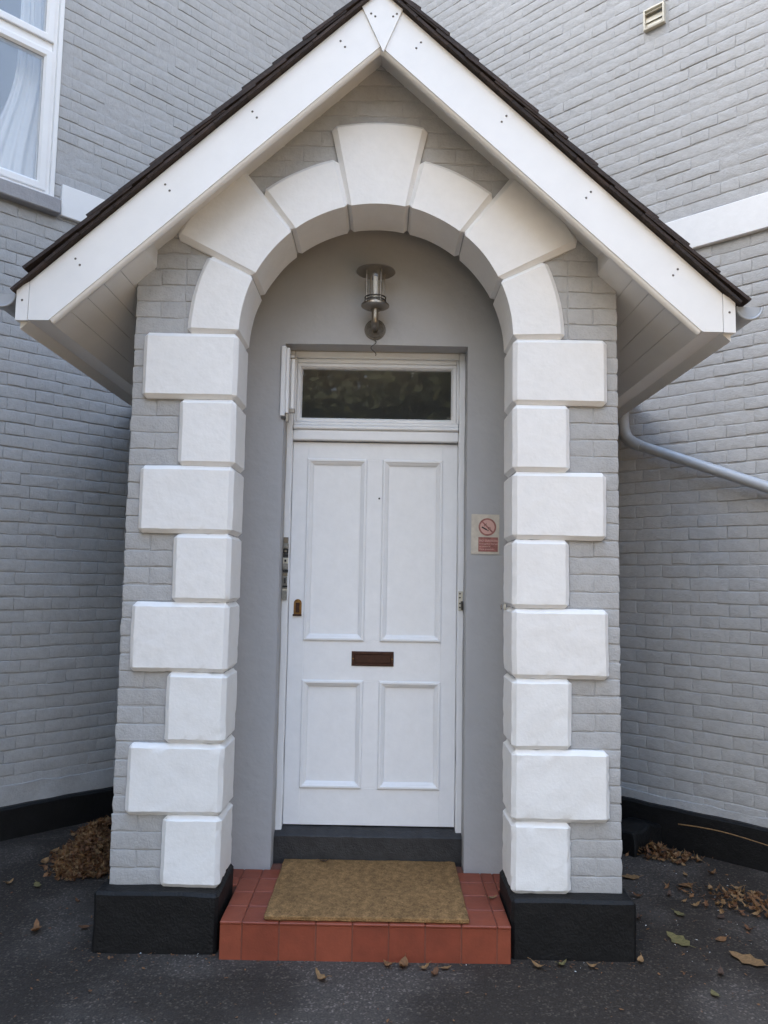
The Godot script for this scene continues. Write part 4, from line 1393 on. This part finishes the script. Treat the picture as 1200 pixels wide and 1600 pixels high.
func build_leaves() -> void:
	var kinds := []
	for k in 12:
		kinds.append(leaf_shape(rng.randf_range(0.022, 0.052), rng.randf_range(0.012, 0.03), rng.randf_range(0.2, 1.1), k % 2 == 0))
	# heaps drifted against the walls: x, z, spread x, z, height, count
	var heaps := [
		["leaf_heap", "heap of dry brown leaves drifted beside the white pier", [[-1.52, -1.02, 0.17, 0.26, 0.10, 1500], [-1.60, -1.40, 0.13, 0.22, 0.06, 450], [-1.47, -0.80, 0.15, 0.10, 0.03, 330]]],
		["leaf_heap", "small heap of brown leaves at the foot of the black plinth", [[1.62, -1.22, 0.13, 0.08, 0.05, 130], [1.74, -1.14, 0.14, 0.07, 0.02, 70]]],
		["leaf_heap", "spread of brown leaves below the sloping drainpipe", [[1.86, -0.52, 0.16, 0.16, 0.02, 110], [1.72, -0.62, 0.2, 0.14, 0.01, 40]]],
	]
	for h in heaps:
		var v := [Shape.new(), Shape.new(), Shape.new()]
		for q in h[2]:
			for k in q[5]:
				var a := rng.randf() * TAU
				var r := sqrt(rng.randf())
				if rng.randf() < 0.15: r *= 1.35
				var x: float = q[0] + cos(a) * r * q[2]
				var z: float = q[1] + sin(a) * r * q[3]
				var y: float = 0.008 + q[4] * maxf(0.0, 1.0 - r * r) * rng.randf_range(0.55, 1.0)
				var b := Basis.from_euler(Vector3(rng.randf_range(-0.7, 0.7), rng.randf() * TAU, rng.randf_range(-0.7, 0.7))).scaled(Vector3.ONE * rng.randf_range(0.7, 1.15))
				v[rng.randi() % 3].add(kinds[rng.randi() % 12].moved(Transform3D(b, Vector3(x, y, z))))
		var root := thing(h[0], h[1], "leaves")
		root.set_meta("kind", "stuff")
		for k in 3:
			put("leaves", v[k].mesh(0.0), mats["leaf%d" % [0, 1, 2][k]], root)
	# single leaves lying about
	var spots := [
		[-1.63, -0.60, 1, 0.07, "pale leaf lying on the asphalt beside the leaf heap", 3], [-1.78, -0.62, 1, 0.05, "", 2], [-1.42, -0.12, 0, 0.085, "", 0], [-1.77, -0.28, 0, 0.08, "", 1],
		[-1.93, -0.1, 0, 0.05, "", 2], [-1.23, -0.16, 0, 0.05, "", 1], [-0.16, 0.24, 0, 0.075, "brown curled leaf on the asphalt before the step", 2], [0.16, 0.135, 0, 0.07, "orange brown leaf lying against the red riser", 0],
		[0.24, 0.15, 0, 0.05, "", 2], [0.33, 0.14, 0, 0.05, "", 2], [0.10, 0.13, 0, 0.05, "", 0], [0.28, 0.19, 0, 0.05, "", 1], [0.70, 0.12, 0, 0.06, "", 2], [0.80, 0.10, 0, 0.05, "", 3], [0.92, 0.11, 0, 0.045, "", 2],
		[1.13, 0.06, 0, 0.045, "", 2], [1.36, -0.14, 0, 0.13, "large greenish leaf lying flat beside the black plinth", 3], [1.58, 0.03, 0, 0.15, "large ragged tan leaf lying beyond the black plinth", 2], [1.33, 0.30, 0, 0.05, "", 3],
		[1.42, 0.15, 0, 0.05, "", 4], [1.55, -0.15, 0, 0.06, "", 0], [1.38, -0.85, 0, 0.11, "broad tan leaf standing near the porch pier corner", 2], [1.34, -0.60, 0, 0.06, "", 1], [1.63, -0.75, 0, 0.09, "", 0],
		[1.47, -0.40, 0, 0.07, "", 3], [1.58, -0.50, 0, 0.05, "", 2], [1.74, -0.70, 0, 0.05, "", 2], [1.65, -0.38, 0, 0.05, "", 4], [1.84, -0.92, 0, 0.06, "", 0], [1.46, -1.25, 0, 0.06, "", 2],
		[1.72, -0.25, 0, 0.05, "", 1], [1.50, -0.62, 0, 0.05, "", 4], [1.88, -0.72, 0, 0.06, "", 2], [1.69, -0.9, 0, 0.045, "", 2], [1.26, -0.35, 0, 0.045, "", 4], [-1.95, -0.75, 0, 0.05, "", 1], [-1.36, -0.42, 0, 0.04, "", 1],
	]
	for q in spots:
		var l: float = q[3]
		var s := leaf_shape(l, l * rng.randf_range(0.45, 0.62), (0.12 if l > 0.1 else [0.75, 0.22][int(absf(q[0] * 100.0)) % 2]), rng.randf() < 0.5 or l > 0.1)
		var o := put("fallen_leaf", s.mesh(50.0), mats["leaf%d" % q[5]], null, Transform3D(Basis.from_euler(Vector3(rng.randf_range(-0.12, 0.12), rng.randf() * TAU, rng.randf_range(-0.1, 0.1))), Vector3(q[0], 0.008, q[1])))
		var label: String = q[4]
		if label == "":
			var size_word: String = "tiny" if l < 0.048 else "small" if l < 0.055 else "middling"
			var hue: String = ["russet", "dark brown", "tan", "olive", "blackish brown"][q[5]]
			var where := "before the red step"
			if q[0] < -1.0: where = "near the big leaf heap" if q[1] < -0.4 else "on the asphalt before the leaf heap"
			elif q[0] > 0.62 and q[0] < 1.2: where = "along the foot of the black plinth"
			elif q[0] > 1.2: where = "between pier and drainpipe wall" if q[1] < -0.65 else "on the asphalt below the drainpipe" if q[1] < -0.2 else "on the open asphalt past the plinth"
			label = "%s %s %s leaf lying %s" % [size_word, ["curled", "flat"][int(absf(q[0] * 100.0)) % 2], hue, where]
		tag(o, label, "leaf", "loose leaves on the asphalt")
	# crumbs of leaf, grit and flaked paint
	var bits := [Shape.new(), Shape.new(), Shape.new()]
	for k in 700:
		var pale := k % 12 == 0
		var p := Vector3(rng.randf_range(-2.0, 2.0), 0.006, rng.randf_range(-0.6, 0.75))
		if k % 3 == 0: p = Vector3(rng.randf_range(1.15, 2.0), 0.006, rng.randf_range(-1.2, 0.2))
		if k % 5 == 0: p = Vector3(rng.randf_range(-1.15, 1.2), 0.006, 0.06 + absf(rng.randfn()) * 0.05)
		if absf(p.x) < 1.13 and p.z < 0.055 or absf(p.x) < 0.61 and p.z < 0.1: continue
		if p.x < 0.0 and p.z < -1.2: continue
		var sz := rng.randf_range(0.002, 0.008) * (0.7 if pale else 1.3)
		var b := Basis.from_euler(Vector3(rng.randf_range(-0.4, 0.4), rng.randf() * TAU, rng.randf_range(-0.4, 0.4)))
		var w := sz * rng.randf_range(0.3, 0.7)
		var prev := p + b.x * sz
		var first := prev
		for e in range(1, 7):
			var an := TAU * e / 6.0
			var nx := first if e == 6 else p + (b.x * cos(an) * sz + b.z * sin(an) * w) * rng.randf_range(0.45, 1.15) + b.y * rng.randf_range(0.0, 0.003)
			bits[0 if pale else 1 + k % 2].tri_out(p + b.y * 0.001, prev, nx, Vector3.UP)
			prev = nx
	var lt := thing("litter", "fine crumbs of leaf and flaked white paint on the asphalt", "litter")
	lt.set_meta("kind", "stuff")
	put("paint_flakes", bits[0].mesh(), mats.white_stone, lt)
	put("leaf_crumbs", bits[1].mesh(), mats.leaf1, lt)
	put("leaf_crumbs", bits[2].mesh(), mats.leaf0, lt)
	# two leaves on the step
	for q in [[-0.21, 0.172, -0.53, "dark leaf scrap on the doormat by the threshold"], [0.555, 0.152, -0.18, "tan leaf on the red tiles beside the doormat"]]:
		var o := put("fallen_leaf", leaf_shape(0.055, 0.025, 0.5, true).mesh(50.0), mats.leaf2 if q[0] > 0.0 else mats.leaf4, null, Transform3D(Basis(Vector3.UP, 0.3), Vector3(q[0], q[1], q[2])))
		tag(o, q[3], "leaf", "leaves on the step")

# ---------------------------------------------------------------- trees mirrored in the fanlight, and unseen side trees added to block sky
func build_trees() -> void:
	var spots := [[-2.4, 16.8, 8.3, "spreading"], [0.4, 15.8, 8.0, "round topped"], [3.0, 16.8, 8.4, "broad"], [-5.9, 2.9, 9.0, "low branched"], [-7.6, 6.6, 9.5, "shaggy"], [6.0, 3.6, 6.6, "upright"], [7.6, 7.4, 8.0, "bushy"], [9.5, 4.6, 6.4, "heavy"]]
	for q in spots:
		var t := thing("leafy_tree", ("%s green tree across the drive, mirrored in the fanlight" if q[1] > 14.0 else "%s unseen green tree added beside the drive to shade the house walls") % q[3], "tree", Transform3D(Basis(), Vector3(q[0], 0, q[1])), "trees across the drive")
		var h: float = q[2]
		var tr := Shape.new()
		tr.tube([Vector3(0, -0.1, 0), Vector3(0.1, h * 0.2, 0), Vector3(0.0, h * 0.45, 0.1), Vector3(0.15, h * 0.8, 0)], 0.24, 10, true, 0.05)
		for k in 7:
			var a := TAU * k / 7.0
			var y := h * (0.22 + 0.07 * k)
			tr.tube([Vector3(0.05, y, 0), Vector3(cos(a) * h * 0.12, y + h * 0.08, sin(a) * h * 0.12), Vector3(cos(a) * h * 0.24, y + h * 0.13, sin(a) * h * 0.24)], 0.09, 6, true, 0.02)
		put("trunk", tr.mesh(60.0), mats.bark, t)
		var cr := Shape.new()
		var clumps := []
		for k in 60:
			var d := Vector3(rng.randfn(), rng.randfn() * 0.8, rng.randfn()).normalized() * pow(rng.randf(), 0.4)
			clumps.append(Vector3(d.x * h * 0.34, h * 0.54 + d.y * h * 0.44, d.z * h * 0.34))
		for k in 14000:
			var c: Vector3 = clumps[rng.randi() % 60] + Vector3(rng.randfn(), rng.randfn() * 0.7, rng.randfn()) * h * 0.055
			var b := Basis.from_euler(Vector3(rng.randf() * TAU, rng.randf() * TAU, rng.randf() * TAU))
			var s := rng.randf_range(0.10, 0.19)
			cr.tri(c + b.x * s, c + b.z * s * 0.6, c - b.x * s)
			cr.tri(c + b.x * s, c - b.x * s, c - b.z * s * 0.6)
		put("crown", cr.mesh(), mats.foliage, t)
